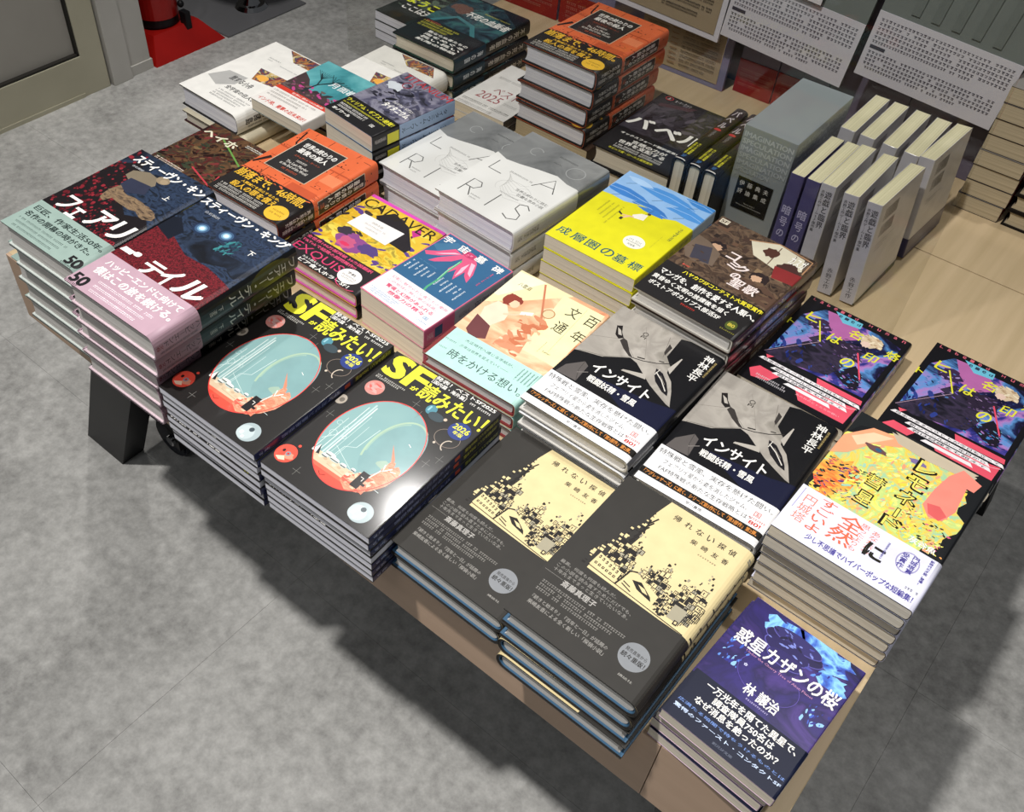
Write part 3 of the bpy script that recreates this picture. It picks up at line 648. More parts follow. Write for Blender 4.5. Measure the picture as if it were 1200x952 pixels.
# yellow umbrella novel
A = Art(.45)
A.rect(0, 0, 1, 1, '8fb8e4'); 
for k, (x, y, a, b, r0) in enumerate(((.18, .76, .30, .05, -.05), (.55, .90, .33, .055, .0), (.52, .70, .22, .05, .05), (.86, .82, .25, .05, -.1), (.88, .97, .2, .04, .1), (.2, .93, .16, .03, .1))):
    A.poly([(x-a, y-b*.2+r0*.2), (x-a*.55, y+b*.9), (x, y+b*1.1), (x+a*.6, y+b*.6), (x+a, y-b*.3), (x+a*.5, y-b*.8), (x, y-b), (x-a*.5, y-b*.7)], ['3f7fc8', '4f93d8', '3a78c0', '4f93d8', '3f85cc', 'a9cbee'][k])
    A.line([(x-a, y), (x, y+b*.2), (x+a, y-b*.3)], .006, 'a9cbee'); A.line([(x-.02, y-b), (x-.10, y-b-.05)], .006, '3a5a7a')
YB = 'dbd51f'
A.poly([(0, 0), (1, 0), (1, .70), (.8, .71), (.66, .66), (.55, .70), (.42, .70), (.25, .66), (.1, .67), (0, .66)], YB)
A.poly([(.38, .68), (.60, .72), (.70, .66), (.58, .655), (.48, .66)], '3f7fc8'); A.line([(.56, .70), (.53, .62)], .004, '44423a')
A.poly([(.50, .62), (.56, .63), (.57, .56), (.46, .54), (.44, .57)], 'efe9dc'); A.ell(.56, .645, .018, .013, '4a3a34', 12); A.poly([(.46, .555), (.36, .53), (.36, .52), (.48, .545)], 'e2b79a'); A.poly([(.36, .53), (.31, .55), (.31, .53), (.36, .515)], '2f2d2a'); A.poly([(.42, .55), (.38, .50), (.40, .495), (.45, .545)], 'e2b79a'); A.rect(.37, .47, .40, .50, '2f2d2a')
for t, x in zip('成層圏の墓標', (.04, .20, .36, .53, .67, .83)): A.T(t, x, .075, x+.125, .155, '1f5a66', .01)
for k in range(4): A.T(['エーテルの夢', '水たまりの空', 'あるいは', '成層圏'][k], .28-.06*k, .38+.02*k, .30-.06*k, .58, '8a8730', vert=True) if False else A.tiny(.30-.055*k, .36+.03*k, .32-.055*k, .60, 'a39f2e', k, vert=True)
A.ell(.69, .32, .105, .07, 'eceadf', 36); A.tiny(.62, .33, .76, .345, '6a7a7a', 2); A.tiny(.61, .305, .77, .32, '6a7a7a', 3); A.T('短篇集', .65, .275, .73, .295, '4a5a5a')
A.T('上田早夕里', .90, .42, .94, .66, '5f6a3a', vert=True) if False else A.tiny(.90, .48, .935, .66, '6f7a3a', 8, n=6, vert=True); A.tiny(.84, .34, .845, .5, '8a8a3a', 2, vert=True)
A.rect(1, 0, 3, .70, 'cfca1e'); A.rect(1, .70, 3, 1, 'b8cde0'); A.T('成層圏の墓標', 1.3, .35, 1.7, .72, '4a5a20', vert=True); A.tiny(1.35, .05, 1.65, .3, '8a8a20', 2, vert=True)
design('yellow', .132, .190, .0205, False, YB, A, None, 0, None, 'cream', name3='paperback_novel', b=.003, rough=.45)

# brown comic art novel
paint('sepia_city_paint', ['2c221e', '4f3e34', '6f5a48', '3a2d28', '5c4a3c', '2a1f1c'], 60, 8, 1.0, .3, .4)
A = Art(.3, .4)
A.rect(0, 0, 1, 1, 'sepia_city_paint')
rg = random.Random(9)
for i in range(30):
    x, y = rg.uniform(.0, .9), rg.uniform(.62, .98); A.rect(x, y, x+rg.uniform(.03, .14), y+rg.uniform(.01, .06), rg.choice(['4a3830', '8a7256', '6a5040', '2f2522', '5a4636', '3a2c26']))
A.poly([(.40, .90), (.62, .99), (.90, .96), (.96, .84), (.80, .74), (.52, .78)], 'd6cfb8'); A.line([(.38, .90), (.62, .995), (.97, .97), (.98, .82)], .014, 'b58a66'); A.line([(.66, .97), (.68, .76)], .010, '6a5040'); A.line([(.82, .96), (.86, .76)], .008, '6a5040')
A.blob(.22, .70, .08, .055, '2b2224', 1); A.blob(.22, .685, .05, .035, 'c29d80', 2); A.poly([(.0, .72), (.14, .70), (.3, .64), (.34, .5), (.1, .45), (0, .55)], '6f5f52'); A.poly([(.05, .62), (.2, .66), (.3, .5), (.12, .48)], '413f4a')
A.blob(.74, .60, .09, .06, '2f2424', 3); A.blob(.72, .585, .05, .035, 'c9a385', 4); A.poly([(.62, .54), (.82, .56), (1, .5), (1, .38), (.64, .40)], '5a4438')
A.blob(.62, .88, .07, .05, '54342c', 5); A.blob(.86, .8, .1, .06, '4a2f2c', 6); A.poly([(.74, .78), (1, .8), (1, .68), (.8, .66)], '8a2f30')
A.splash(0, .38, 1, .60, ['3a2c26', '4a3a30', '6a5442', '2c2220'], 60, .06, 4)
A.rect(.02, .93, .11, .98, 'e2d8c2'); A.T('SF', .03, .94, .10, .97, '4a382c', .02)
for t, x, y, s_ in (('コ', .35, .64, .10), ('ミ', .42, .57, .09), ('ク', .50, .57, .10), ('の', .52, .49, .08), ('聖', .56, .42, .12), ('歌', .70, .42, .12)): A.T(t, x, y, x+s_, y+s_*.72, 'efe0dc', .03, shear=.1)
A.T('カスガ', .80, .86, .95, .95, WH, .02); A.T('第13回', .13, .385, .2, .40, 'd9584a', .02)
A.rect(1, 0, 3, 1, '6a5340'); A.T('コミケの聖歌', 1.3, .3, 1.7, .75, 'efe6da', .03, vert=True); A.rect(1, 0, 3, .3, '3a1a1c')
B = Art(.3, .3)
B.T('ハヤカワSFコンテスト大賞受賞作', .20, .86, .99, .97, 'efe23a', .05); B.T('マンガを、創作を愛する人類へ。', .04, .62, .99, .78, WH, .02)
B.T('黄昏ゆく文明の放課後を描く', .03, .44, .78, .56, WH, .04); B.T('ポストアポカリプス部活SF', .05, .26, .76, .38, WH, .04); B.tiny(.42, .16, .56, .2, 'c0392f', 3)
B.ell(.88, .30, .05, .12, '4f5a2a', 20); B.T('80', .85, .26, .91, .34, 'c9b84a', .02); B.tiny(.82, .12, .96, .15, '8f8a3a', 3)
B.rect(1, 0, 2, 1, '3a1a1c'); B.tiny(1.3, .1, 1.6, .9, 'efe6da', 4, vert=True)
design('comic', .130, .190, .0210, True, '5a4638', A, '1d1b1c', .36, B, 'grey', 'c9c5bc', b=.004, n=4, name3='hardcover_novel', rough=.3, coat=.4)

# blue paperback with the pink flower
A = Art(.4)
A.rect(0, 0, 1, 1, '2f5f86'); A.poly([(0, .8), (.2, .95), (.45, .9), (.3, .7)], '3f6f92')
PK = 'd4577f'
for pts in ([(.38, .86), (.2, .72), (.08, .66), (.02, .69), (.14, .76), (.26, .88)], [(.40, .88), (.30, .78), (.22, .70), (.17, .62), (.24, .64), (.38, .74), (.46, .86)], [(.46, .90), (.56, .84), (.62, .72), (.61, .58), (.54, .66), (.48, .76), (.42, .86)], [(.50, .92), (.62, .86), (.72, .74), (.76, .63), (.66, .68), (.56, .78), (.46, .88)], [(.44, .88), (.46, .78), (.44, .66), (.48, .60), (.52, .7), (.52, .82)]): A.poly(pts, PK)
for pts in ([(.14, .72), (.3, .84), (.37, .86), (.22, .76)], [(.56, .82), (.60, .7), (.59, .62), (.54, .74)], [(.62, .84), (.72, .7), (.66, .72), (.56, .84)]): A.poly(pts, 'f0b9cc')
A.blob(.46, .90, .11, .035, 'c2406c', 3, .15, 20); A.splash(.36, .87, .56, .93, ['e98aa8', 'a82f58'], 26, .03, 2)
A.line([(.46, .80), (.47, .62), (.50, .50), (.50, .38), (.53, .30)], .028, '4fa27a'); A.line([(.458, .78), (.465, .62), (.49, .50)], .009, '9fd8b0')
for t, x in zip('宇宙墓碑', (.02, .27, .53, .79)): A.T(t, x, .885, x+.13, .965, WH, .02)
for k in range(13): 
    if not (.42 < .06+.066*k < .5): A.tiny(.05+.066*k, .40+.03*(k % 3), .075+.066*k, .55, 'dfe8ee', k, n=6, vert=True)
A.tiny(.30, .99, .8, .995, 'e98aa8', 3); A.T('現代中国', .86, .66, .88, .86, 'd4577f', vert=True); A.tiny(.08, .58, .36, .59, '5f8fb0', 2)
A.rect(1, 0, 3, 1, 'aeb6c0'); A.T('宇宙墓碑', 1.3, .55, 1.7, .9, '3f4f60', vert=True); A.tiny(1.35, .38, 1.65, .5, '5a6a78', 3, vert=True); A.rect(1, .9, 2, 1, '8f98a8')
A.ring(.5, .5, .5, .5, .012, 'e87aa0', 4, 45, 405) if False else None
for a in ((0, 0, 1, .008), (0, .992, 1, 1), (0, 0, .012, 1), (.985, 0, 1, 1)): A.rect(*a, 'e0708f')
B = Art(.45)
B.T('幻影に魅せられし者たちの慟哭、', .10, .80, .97, .90, 'd2607f'); B.T('この地球に無い夢の結晶。', .10, .66, .86, .75, 'd2607f')
B.T('驚嘆と幻想があふれる', .16, .48, .87, .60, 'd23f6a', .03); B.T('想像力の精々', .26, .32, .80, .44, 'd23f6a', .03)
for k in range(3): B.tiny(.06+.02*k, .22-.06*k, .5-.03*k, .26-.06*k, '4f8fb8', k)
B.T('国', .83, .28, .89, .38, '4f8fb8'); B.tiny(.78, .16, .94, .2, '4f8fb8', 7)
for a in ((0, 0, 1, .03), (0, 0, .012, 1), (.985, 0, 1, 1)): B.rect(*a, 'e0708f')
B.rect(1, 0, 2, 1, 'd96a94'); B.rect(1.2, .35, 1.8, .6, '2f5f86'); B.tiny(1.3, .1, 1.7, .3, 'f0d0dc', 3, vert=True)
design('uchu', .107, .155, .0290, False, 'e0708f', A, 'ece8ea', .33, B, 'cream', name3='paperback', b=.002, rough=.4)

# pastel letter-exchange novel
paint('warm_room_paint', ['c9805c', 'e3ab84', 'efcfa8', 'd8926c'], 16, 4, .8, .45, stretch=(1, 2, 1))
A = Art(.45)
A.rect(0, 0, 1, 1, 'warm_room_paint')
A.poly([(0, .6), (.3, .78), (.6, 1), (0, 1)], 'efe3b0'); A.poly([(.0, .98), (.3, 1), (.05, .7), (.0, .7)], 'f1eccb')
A.line([(.0, .46), (.35, .66), (.55, .82)], .03, 'e9c6a0'); A.line([(.3, .98), (.75, .46)], .02, 'c47a5a')
A.poly([(.52, .97), (.97, .97), (.99, .40), (.64, .40)], 'efe8b4'); A.line([(.80, .95), (.84, .48)], .003, 'b8a878')
A.poly([(.10, .66), (.20, .66), (.28, .60), (.30, .54), (.24, .44), (.1, .46), (.05, .56)], 'ecd6bd'); A.poly([(.06, .48), (.25, .44), (.32, .33), (.20, .28), (.1, .33)], '6b3a3c')
A.blob(.205, .725, .085, .055, '8a3a2e', 5, .12, 22); A.blob(.24, .70, .05, .035, 'ecc6a6', 3, .1); A.blob(.16, .72, .05, .06, '8a3a2e', 7, .12)
A.line([(.24, .58), (.33, .62), (.38, .66)], .022, 'ecc6a6'); A.poly([(.36, .64), (.46, .68), (.45, .71), (.35, .67)], 'f2ede0')
A.ell(.56, .76, .06, .045, 'dcc9a0', 24); A.ring(.56, .76, .06, .045, .01, 'b07a52', 24); A.poly([(.42, .44), (.62, .48), (.66, .36), (.4, .32)], 'd9916e')
A.splash(.4, .32, .66, .7, ['e7b08a', 'd08a66', 'f0cfae', 'c67450'], 30, .12, 5)
for t, x, y in (('百', .86, .82), ('年', .875, .655), ('文', .67, .82), ('通', .68, .655)): A.T(t, x, y, x+.12, y+.10, '2a2a24', .0)
A.tiny(.76, .44, .765, .55, '8a8460', 3, vert=True); A.T('八雲滋', .10, .86, .24, .90, '7a7450'); A.T('Letter', .8, .46, .88, .475, '8a8460')
A.rect(.03, .14, .17, .30, '5f4a44'); A.tiny(.05, .18, .15, .2, 'c9b8a8', 4)
A.rect(1, 0, 3, 1, 'c9a07a')
B = Art(.45)
B.rect(0, .0, .035, 1, '7d2f30'); B.T('大正時代へ通じる手紙が、', .2, .78, .72, .86, '3c5a58'); B.T('少年は世界を変えていく――', .2, .60, .72, .68, '3c5a58')
B.T('時をかける想い。', .18, .22, .96, .46, '2a3f40', .0); B.tiny(.04, .6, .16, .64, '5a7a78', 3); B.tiny(.04, .35, .14, .39, '5a7a78', 4)
for k in range(5): B.tiny(.80+.035*k, .55, .815+.035*k, .92, '5a7a78', 5+k, vert=True)
B.rect(1, 0, 2, 1, 'a5d3c9')
design('hyaku', .128, .190, .0200, True, 'c9a07a', A, 'b4dcd3', .30, B, 'grey', '7d2f30', b=.005, n=3, name3='hardcover_novel', rough=.45)

# neon anime-style novel
paint('neon_paint', ['0f1024', '1a1c48', '34368a', 'b47cc0', '5a92d0', '1c1d4a', '101022', '3a2f70', 'c88ac4'], 16, 6, 1.0, .3, .3)
paint('dark_coat_paint', ['15131c', '262231', '3a3148', '1a1722'], 40, 5, 1.2, .3, .3, stretch=(1, 2, 1))
A = Art(.28, .4)
A.rect(0, 0, 1, 1, '131217')
A.poly([(.06, .78), (.2, .93), (.8, .93), (.95, .9), (.95, .33), (.05, .30)], 'neon_paint')
A.poly([(.22, .93), (.5, .95), (.62, .80), (.5, .72), (.36, .74)], 'b86aa8'); A.poly([(.28, .96), (.55, .96), (.56, .90), (.4, .88)], '6fc4de')
A.poly([(.02, .30), (.28, .58), (.5, .62), (.66, .50), (.60, .36), (.2, .28)], 'dark_coat_paint'); A.poly([(.25, .6), (.34, .70), (.5, .68), (.62, .6), (.6, .5)], 'dark_coat_paint')
A.blob(.26, .76, .10, .06, '3b2a4c', 6, .3); A.splash(.1, .55, .4, .8, ['6f5ab0', 'a998d0', '3b2a6c', '4f78b0', '1a1638'], 60, .03, 3)
A.blob(.72, .84, .10, .06, 'd9c4a4', 3, .25, 22); A.splash(.62, .80, .82, .9, ['efe2c4', 'b89a78', 'e2ccaa'], 26, .05, 5); A.blob(.68, .79, .04, .03, 'e6c8b8', 5)
A.blob(.60, .66, .14, .09, '2e2438', 4, .3); A.splash(.5, .56, .76, .76, ['5a4070', '806898', '2a2034', '9a80a8', '1c1626'], 80, .028, 7); A.poly([(.62, .42), (.74, .56), (.84, .5), (.88, .36), (.8, .34)], '1c1826')
A.splash(.05, .33, .45, .55, ['1a2460', '22307a', '2f3f8a'], 22, .07, 9, ang=110); A.splash(.55, .33, .95, .5, ['3f7fc0', '7fc0e0', '2a2a6a', '9a70b0'], 60, .03, 12)
A.line([(.03, .30), (.36, .615)], .004, 'c9a8b8'); NY = 'e8e43a'
A.line([(.225, .80), (.355, .615)], .014, NY)
for t, x, y in (('ヒ', .10, .76), ('は', .38, .66), ('名', .50, .79), ('の', .60, .51), ('印', .73, .65), ('烙', .87, .76)): A.T(t, x, y, x+.115, y+.085, NY, .015, shear=.1)
A.T('ト', .0, .64, .06, .70, NY, .015); A.line([(.68, .68), (.84, .46)], .014, 'e8506a')
for t, x in zip('Labeled', (.04, .11, .18, .25, .32, .39, .46)): A.T(t, x, .965, x+.028, .99, 'd9687a', .01)
for t, x in zip('Human', (.60, .68, .76, .84, .92)): A.T(t, x, .965, x+.03, .988, 'd9687a', .01)
for t, x in zip('eled', (.33, .39, .45, .51)): A.T(t, x, .92, x+.03, .945, '2f3f5a', .01)
RD = 'e4566a'
A.poly([(.05, .0), (.0, .0), (0, .3), (.05, .3)], '131217')
A.poly([(.07, .28), (.14, .29), (.10, .25)], RD); A.poly([(.55, .30), (.97, .30), (.98, .26), (.58, .25)], RD)
A.poly([(.04, .10), (.1, .16), (.30, .155), (.24, .07), (.10, .04)], RD); A.poly([(.45, .14), (.97, .22), (.96, .05), (.55, .045)], RD)
for k, (x0, x1, y) in enumerate(((.03, 1.0, .225), (.18, .90, .185), (.22, .93, .150), (.36, .80, .112))):
    A.poly([(x0, y), (x0+.03, y+.026), (x1-.03, y+.026), (x1, y)], 'ece8ea'); 
A.T('見本のあるべきヒトが今日も立って', .07, .227, .95, .248, '2a2630', .01); A.T('新ジャンルの一年目から', .22, .187, .86, .208, '2a2630', .01); A.T('君は試練をも超えて', .26, .152, .88, .173, '2a2630', .01)
A.tiny(.12, .075, .4, .09, 'd0ccd0', 3); A.tiny(.12, .05, .42, .065, 'd0ccd0', 4); A.T('あの日のヒトたちの戦い', .5, .078, .9, .095, 'f0b0b8'); A.line([(.62, .10), (.98, .21)], .003, 'f0e0e4')
A.rect(1, 0, 3, 1, '17151c'); A.rect(1, .12, 2, .95, 'neon_paint'); A.T('ヒトは名の烙印', 1.3, .4, 1.7, .9, 'c8c8d0', vert=True)
design('hito', .130, .187, .0190, False, '131217', A, None, 0, None, 'cream', name3='paperback_novel', b=.004, n=3, rough=.28, coat=.4)

# yellow and pink collage novel
paint('collage_paint', ['2a2622', 'e0bf3a', 'cfa32a', 'e6cc4a', '9a8a3a', 'e2c23a'], 28, 5, 1.8, .3, .3)
A = Art(.35, .3)
A.rect(0, 0, 1, 1, 'dcb93a'); A.poly([(0, .3), (1, .28), (1, .6), (.8, .72), (.55, .9), (.2, .95), (0, .8)], 'collage_paint')
A.splash(.0, .3, 1, .9, ['e6c93f', 'd8b02f', '3b3430', '5b3f86', 'e2cf5a', 'c9a832'], 110, .12, 5)
A.blob(.42, .42, .20, .10, '8a4a86', 4, .2, 24); A.blob(.36, .40, .10, .07, 'c25a80', 2, .2, 20); A.blob(.62, .44, .13, .06, '54417a', 9, .3); A.blob(.36, .38, .06, .02, 'd2385f', 5, .2); A.blob(.22, .5, .08, .05, '3a3340', 6, .3)
A.poly([(.28, .80), (.40, .92), (.66, .86), (.92, .66), (.9, .6), (.5, .62)], '262226'); A.poly([(.72, .84), (.78, .90), (.84, .84), (.80, .78)], 'c0358a')
A.T('CADAVER', .02, .84, .97, .95, '2a2418', 0)
A.poly([(0, .965), (1, .965), (1, 1), (0, 1)], 'd74fb4')
A.poly([(.14, .58), (.16, .76), (.70, .775), (.68, .57)], 'ece9e6'); A.T('西野冬器', .33, .70, .48, .725, '8a8680'); A.tiny(.28, .665, .56, .68, 'a09c98', 3); A.tiny(.33, .625, .5, .64, '8a8680', 5)
A.rect(1, 0, 3, 1, '221f22'); A.tiny(1.3, .3, 1.7, .9, '9a9698', 5, vert=True)
B = Art(.4)
B.T('全世界100万部突破 30カ国翻訳', .0, .84, .88, .95, 'e0527a', .02); B.T('TikTokで話題の超問題作!!', .0, .68, .72, .79, 'e0527a', .02); B.T('EXQUISI', -.0, .28, .68, .60, 'd0406c', 0)
B.T('カルト的大ヒットの', .2, .20, .52, .28, WH, .01); B.T('ピア食人ホラーSF！', .2, .04, .86, .17, WH, .04); B.ell(.76, .42, .13, .27, 'e9e6e2', 36); B.T('予約', .70, .48, .80, .56, '2a2628', .03); B.tiny(.67, .38, .85, .42, '6a6668', 3); B.tiny(.67, .3, .85, .34, '6a6668', 4)
B.ring(.82, .18, .14, .2, .012, 'd0406c', 20, 180, 330, asp=.5); B.rect(1, 0, 2, 1, '1e1b1e')
design('cadaver', .130, .170, .0200, True, 'dcb93a', A, '231f22', .30, B, 'cream', 'c25aa0', b=.005, n=3, name3='hardcover_novel', rough=.35, coat=.3)

# orange circuit-pattern novel
A = Art(.4, .1)
OR = 'dd6a3f'
A.rect(0, 0, 1, 1, OR)
rg = random.Random(21)
for i in range(70):
    x, y = rg.choice([.05, .1, .16, .22, .3, .4, .55, .7, .8, .88, .95])+rg.uniform(-.02, .02), rg.uniform(.2, .96); L = rg.uniform(.03, .12)
    A.line([(x, y), (x, min(y+L, .99))] if rg.random() < .5 else [(x, y), (min(x+L*1.5, .99), y)], .006, rg.choice(['8f3a22', 'b04a2c', '2a1a18']))
for i in range(60): x, y = rg.uniform(.0, 1), rg.uniform(.2, .98); A.rect(x, y, x+.014, y+.009, '2a1a18')
A.rect(.0, .70, 1, .715, 'b8502f'); A.line([(.05, .95), (.1, .8), (.18, .74)], .02, '2a1a18'); A.line([(.1, .55), (.0, .42)], .05, '2a1a18'); A.rect(.6, .25, .95, .42, 'c25634'); A.rect(.78, .55, .98, .66, 'e8855a')
A.rect(.13, .45, .72, .90, 'c9b8a0'); A.rect(.14, .455, .71, .893, '2c2a2a')
A.T('世界の終わりの', .20, .79, .66, .85, WH, .04); A.T('最後の殺人', .22, .715, .63, .775, WH, .04); A.T('The Last Murder', .27, .57, .58, .60, 'dcd8d0', .01); A.T('at the End of the World', .24, .53, .62, .56, 'dcd8d0', .01)
A.T('スチュアート・タートン', .26, .665, .62, .685, 'c25634', .01); A.tiny(.35, .62, .5, .64, 'dcd8d0', 1); A.tiny(.32, .49, .54, .51, 'c25634', 2)
A.rect(1, 0, 3, 1, OR); A.rect(1.08, .38, 1.92, .86, 'c9b8a0'); A.rect(1.12, .385, 1.88, .855, '26201f'); A.T('世界の終わりの', 1.52, .44, 1.76, .84, WH, .04, vert=True); A.T('最後の殺人', 1.22, .48, 1.46, .80, WH, .04, vert=True); A.tiny(1.3, .40, 1.6, .44, 'c25634', 3, vert=True)
for i in range(26): x, y = 1+rg.uniform(.0, .9), rg.uniform(.3, .98); A.rect(x, y, x+.1, y+.008, '4a221a')
B = Art(.35, .2); GD = 'e8b83a'
B.splash(0, .85, 1, .999, ['221f1f', OR, '2a1a18'], 50, .06, 3, asp=.5)
B.T('崩落まで、46時間。', .03, .68, .98, .95, GD, .04); B.T('人類滅亡を阻止するため、', .2, .55, .74, .63, GD, .03); B.T('殺人の罪を償え。', .14, .34, .80, .52, GD, .05)
for k in range(3): B.tiny(.06, .24-.09*k, .66, .3-.09*k, 'd8d4cc', k)
B.ell(.86, .26, .13, .24, GD, 30); B.tiny(.78, .3, .94, .34, '4a3a1a', 1); B.tiny(.78, .2, .94, .24, '4a3a1a', 2)
B.rect(1, 0, 2, 1, '221f1f'); B.T('孤島×人類滅亡×特殊設定', 1.5, .1, 1.75, .95, 'e0dcd4', .02, vert=True); B.T('真の犯人は誰だ', 1.2, .2, 1.42, .9, 'e0dcd4', .02, vert=True)
design('orange', .130, .186, .0300, True, OR, A, '221f1f', .34, B, 'white', '1d1b1b', b=.006, n=3, name3='hardcover_novel', rough=.4, coat=.15)

# fantasy paperback in browns and greens
paint('forest_fantasy_paint', ['2a1412', '5a2420', '3a3226', '6a4a30', '1e1210', '4a221c'], 34, 8, 1.8, .4, .3)
A = Art(.25, .5)
A.rect(0, 0, 1, 1, 'forest_fantasy_paint'); A.splash(.0, .25, 1, .9, ['3c4230', '7a6242', '5a2a22', '1e100e', '2f3a2c', '7a3434', '2a1612', '3a1a16'], 150, .09, 3, ang=20); A.line([(.3, .9), (.95, .7)], .02, '6a9a4a'); A.line([(.5, .5), (.9, .42), (.85, .55)], .02, 'c0404a')
A.rect(0, .0, 1, .30, '641a1a'); A.T('魔獣もの', .05, .27, .55, .38, WH, .04); A.T('ファンタジー', .56, .25, .97, .32, WH, .02)
A.T('ヘイホ', .05, .84, .55, .92, 'e8e2c8', .03); A.tiny(.6, .93, .97, .96, 'e8e6da', 4); A.tiny(.05, .40, .5, .43, 'e8d8c8', 2); A.rect(1, 0, 3, 1, '4a1a18')
design('fantasy', .128, .188, .0200, False, '4a1a18', A, None, 0, None, 'cream', name3='paperback_novel', rough=.25, coat=.5)

# grey and blue paperback with red latin title
paint('ruin_paint', ['2a2a34', '55546a', '8a8898', '3a3a48', '6a6a80'], 30, 6, 1.2, .4)
A = Art(.4, .1)
A.rect(0, 0, 1, 1, 'ruin_paint'); A.splash(.1, .35, .9, .85, ['1f1f28', '2f2f3c', '7a7a90', '44445a'], 60, .12, 3); A.blob(.2, .74, .14, .07, 'd0d6dc', 4, .3)
A.T('TITANIUM', .06, .90, .99, .99, 'b8343a', .0); A.ring(.30, .83, .08, .055, .014, 'a02f38', 20)
A.T('ウィリアム・ギブスン', .5, .52, .9, .56, WH, .02); A.T('タイタニウム', .45, .42, .94, .50, WH, .05)
A.rect(1, 0, 3, 1, '9fb6d4'); A.T('タイタニウム・ノワール', 1.3, .35, 1.7, .9, '3a4658', .01, vert=True)
B = Art(.35, .2)
B.T('ウィリアム・ギブスン絶賛！', .04, .72, .97, .90, 'e6e03a', .05); B.tiny(.04, .60, .9, .66, 'e6e03a', 2)
for k in range(2): B.tiny(.06, .46-.13*k, .62, .54-.13*k, WH, 3+k)
B.T('SFノワール', .08, .14, .42, .25, WH, .04); B.T('国', .75, .3, .82, .42, WH); B.rect(1, 0, 2, 1, '1c1b1d'); B.rect(1.25, .55, 2, .97, 'e6e03a'); B.tiny(1.3, .1, 1.6, .5, 'c8c4c0', 2, vert=True)
design('titan', .104, .154, .0250, False, '9fb6d4', A, '1a191b', .32, B, 'cream', name3='paperback', rough=.4, coat=.1)

# teal tree paperback with red and white band
paint('teal_mist_paint', ['2a6f78', '4a98a0', '6fb8bc', '3a828a'], 14, 4, .8, .4)
A = Art(.4, .1)
A.rect(0, 0, 1, 1, 'teal_mist_paint'); A.poly([(0, .3), (1, .3), (1, .42), (.7, .5), (.4, .48), (.2, .62), (0, .7)], '4a3a3c'); A.splash(0, .32, 1, .55, ['5a3f3c', '3a2f34', '8a4a6a', '6a5a58', 'c04a8a'], 60, .1, 3)
A.line([(.35, .42), (.38, .6), (.5, .72), (.62, .8)], .03, '1f3338'); A.line([(.38, .6), (.3, .72), (.2, .78)], .02, '1f3338')
for k in range(9): A.line([(.5, .72), (.35+.07*k, .84-.01*k)], .008, '1f3338'); A.line([(.3, .70), (.1+.04*k, .82)], .006, '1f3338')
A.T('月面樹', .50, .66, .98, .75, 'e8eeee', .05, rot=0); A.rect(1, 0, 3, 1, '2a5f68')
B = Art(.4)
B.rect(0, .84, 1, .999, 'd2402f'); B.T('世界に挑む10の物語', .3, .88, .9, .96, 'f0d8d0', .02)
for k in range(3): B.tiny(.05, .70-.13*k, .86-.1*k, .76-.13*k, '6a6058', k)
B.T('インド発、衝撃の近未来SF！', .05, .12, .95, .28, 'cf3a2c', .04); B.rect(1, 0, 2, 1, 'e6e2dc'); B.rect(1, .84, 2, 1, 'd2402f')
design('teal', .108, .156, .0200, False, '2a5f68', A, 'e9e5df', .36, B, 'cream', name3='paperback', rough=.4, coat=.1)

# white novel with a colourful strip
paint('fire_strip_paint', ['2a2a4a', '6a5a50', 'c88a4a', '8a4038', '3a4a6a', 'd8b860', 'd8d0c8', '3a3440'], 44, 5, 1.6, .25, .3)
A = Art(.5)
A.rect(0, 0, 1, 1, 'eceae4'); A.poly([(.30, .99), (.82, .99), (.97, .86), (.55, .86)], 'fire_strip_paint'); A.poly([(.38, .62), (1, .64), (1, .50), (.5, .45)], 'fire_strip_paint'); A.blob(.58, .52, .09, .04, 'f0b050', 3, .2)
A.poly([(.05, .26), (.16, .42), (.46, .44), (.46, .30), (.3, .2)], 'b4b3b0'); A.T('旅する小舟', .3, .33, .66, .40, '3a3a3c', .02); A.T('全宇宙の住人よ', .42, .22, .92, .27, '2a2a2c', .02)
for k in range(4): A.tiny(.40, .17-.03*k, .95-.03*k, .185-.03*k, '5a5a5c', k)
A.tiny(.25, .78, .45, .79, '4a4a4c', 3); A.tiny(.25, .75, .35, .76, '4a4a4c', 4); A.tiny(.5, .74, .8, .75, '8a8a8c', 3)
A.rect(1, 0, 3, 1, 'e2e0da'); A.T('太陽諸島', 1.3, .08, 1.6, .4, '2a2a2c', .02, vert=True); A.tiny(1.65, .1, 1.8, .4, '2a2a2c', 3, vert=True)
design('white', .136, .194, .0350, True, 'eceae4', A, None, 0, None, 'white', '1d1b1c', b=.012, n=2.3, name3='hardcover_novel', rough=.5)

# glossy pearl-white novel with big thin letters
paint('grey_cloud_paint', ['5a5c5c', '767878', '8a8c8b', '686a6a'], 12, 5, 1.0, .2, .7)
paint('pearl_paint', ['cdcdc9', 'd8d8d4', 'e0e0dc', 'd2d2ce'], 7, 2, .6, .2, .7)
A = Art(.2, .7)
A.rect(0, 0, 1, 1, 'grey_cloud_paint')
A.poly([(0, 0), (1, 0), (1, .66), (.85, .66), (.7, .69), (.5, .66), (.3, .62), (.15, .60), (0, .63)], 'pearl_paint')
TH = '5c5c5a'
A.line([(.12, .56), (.12, .44), (.28, .44)], .012, TH); A.line([(.62, .48), (.74, .64), (.86, .50)], .012, TH); A.line([(.66, .535), (.82, .555)], .01, TH)
A.line([(.16, .10), (.16, .27), (.26, .27), (.30, .23), (.26, .18), (.16, .18)], .012, TH); A.line([(.22, .18), (.30, .10)], .012, TH); A.line([(.52, .09), (.52, .26)], .012, TH)
A.line([(.88, .25), (.82, .285), (.75, .26), (.76, .205), (.86, .17), (.88, .12), (.80, .085), (.72, .11)], .012, TH)
for k in range(7): A.line([(.32+.02*k, .50-.01*k), (.42, .44-.02*k), (.56, .42-.03*k), (.62+.03*k, .46-.03*k)], .003, 'b0b0ac')
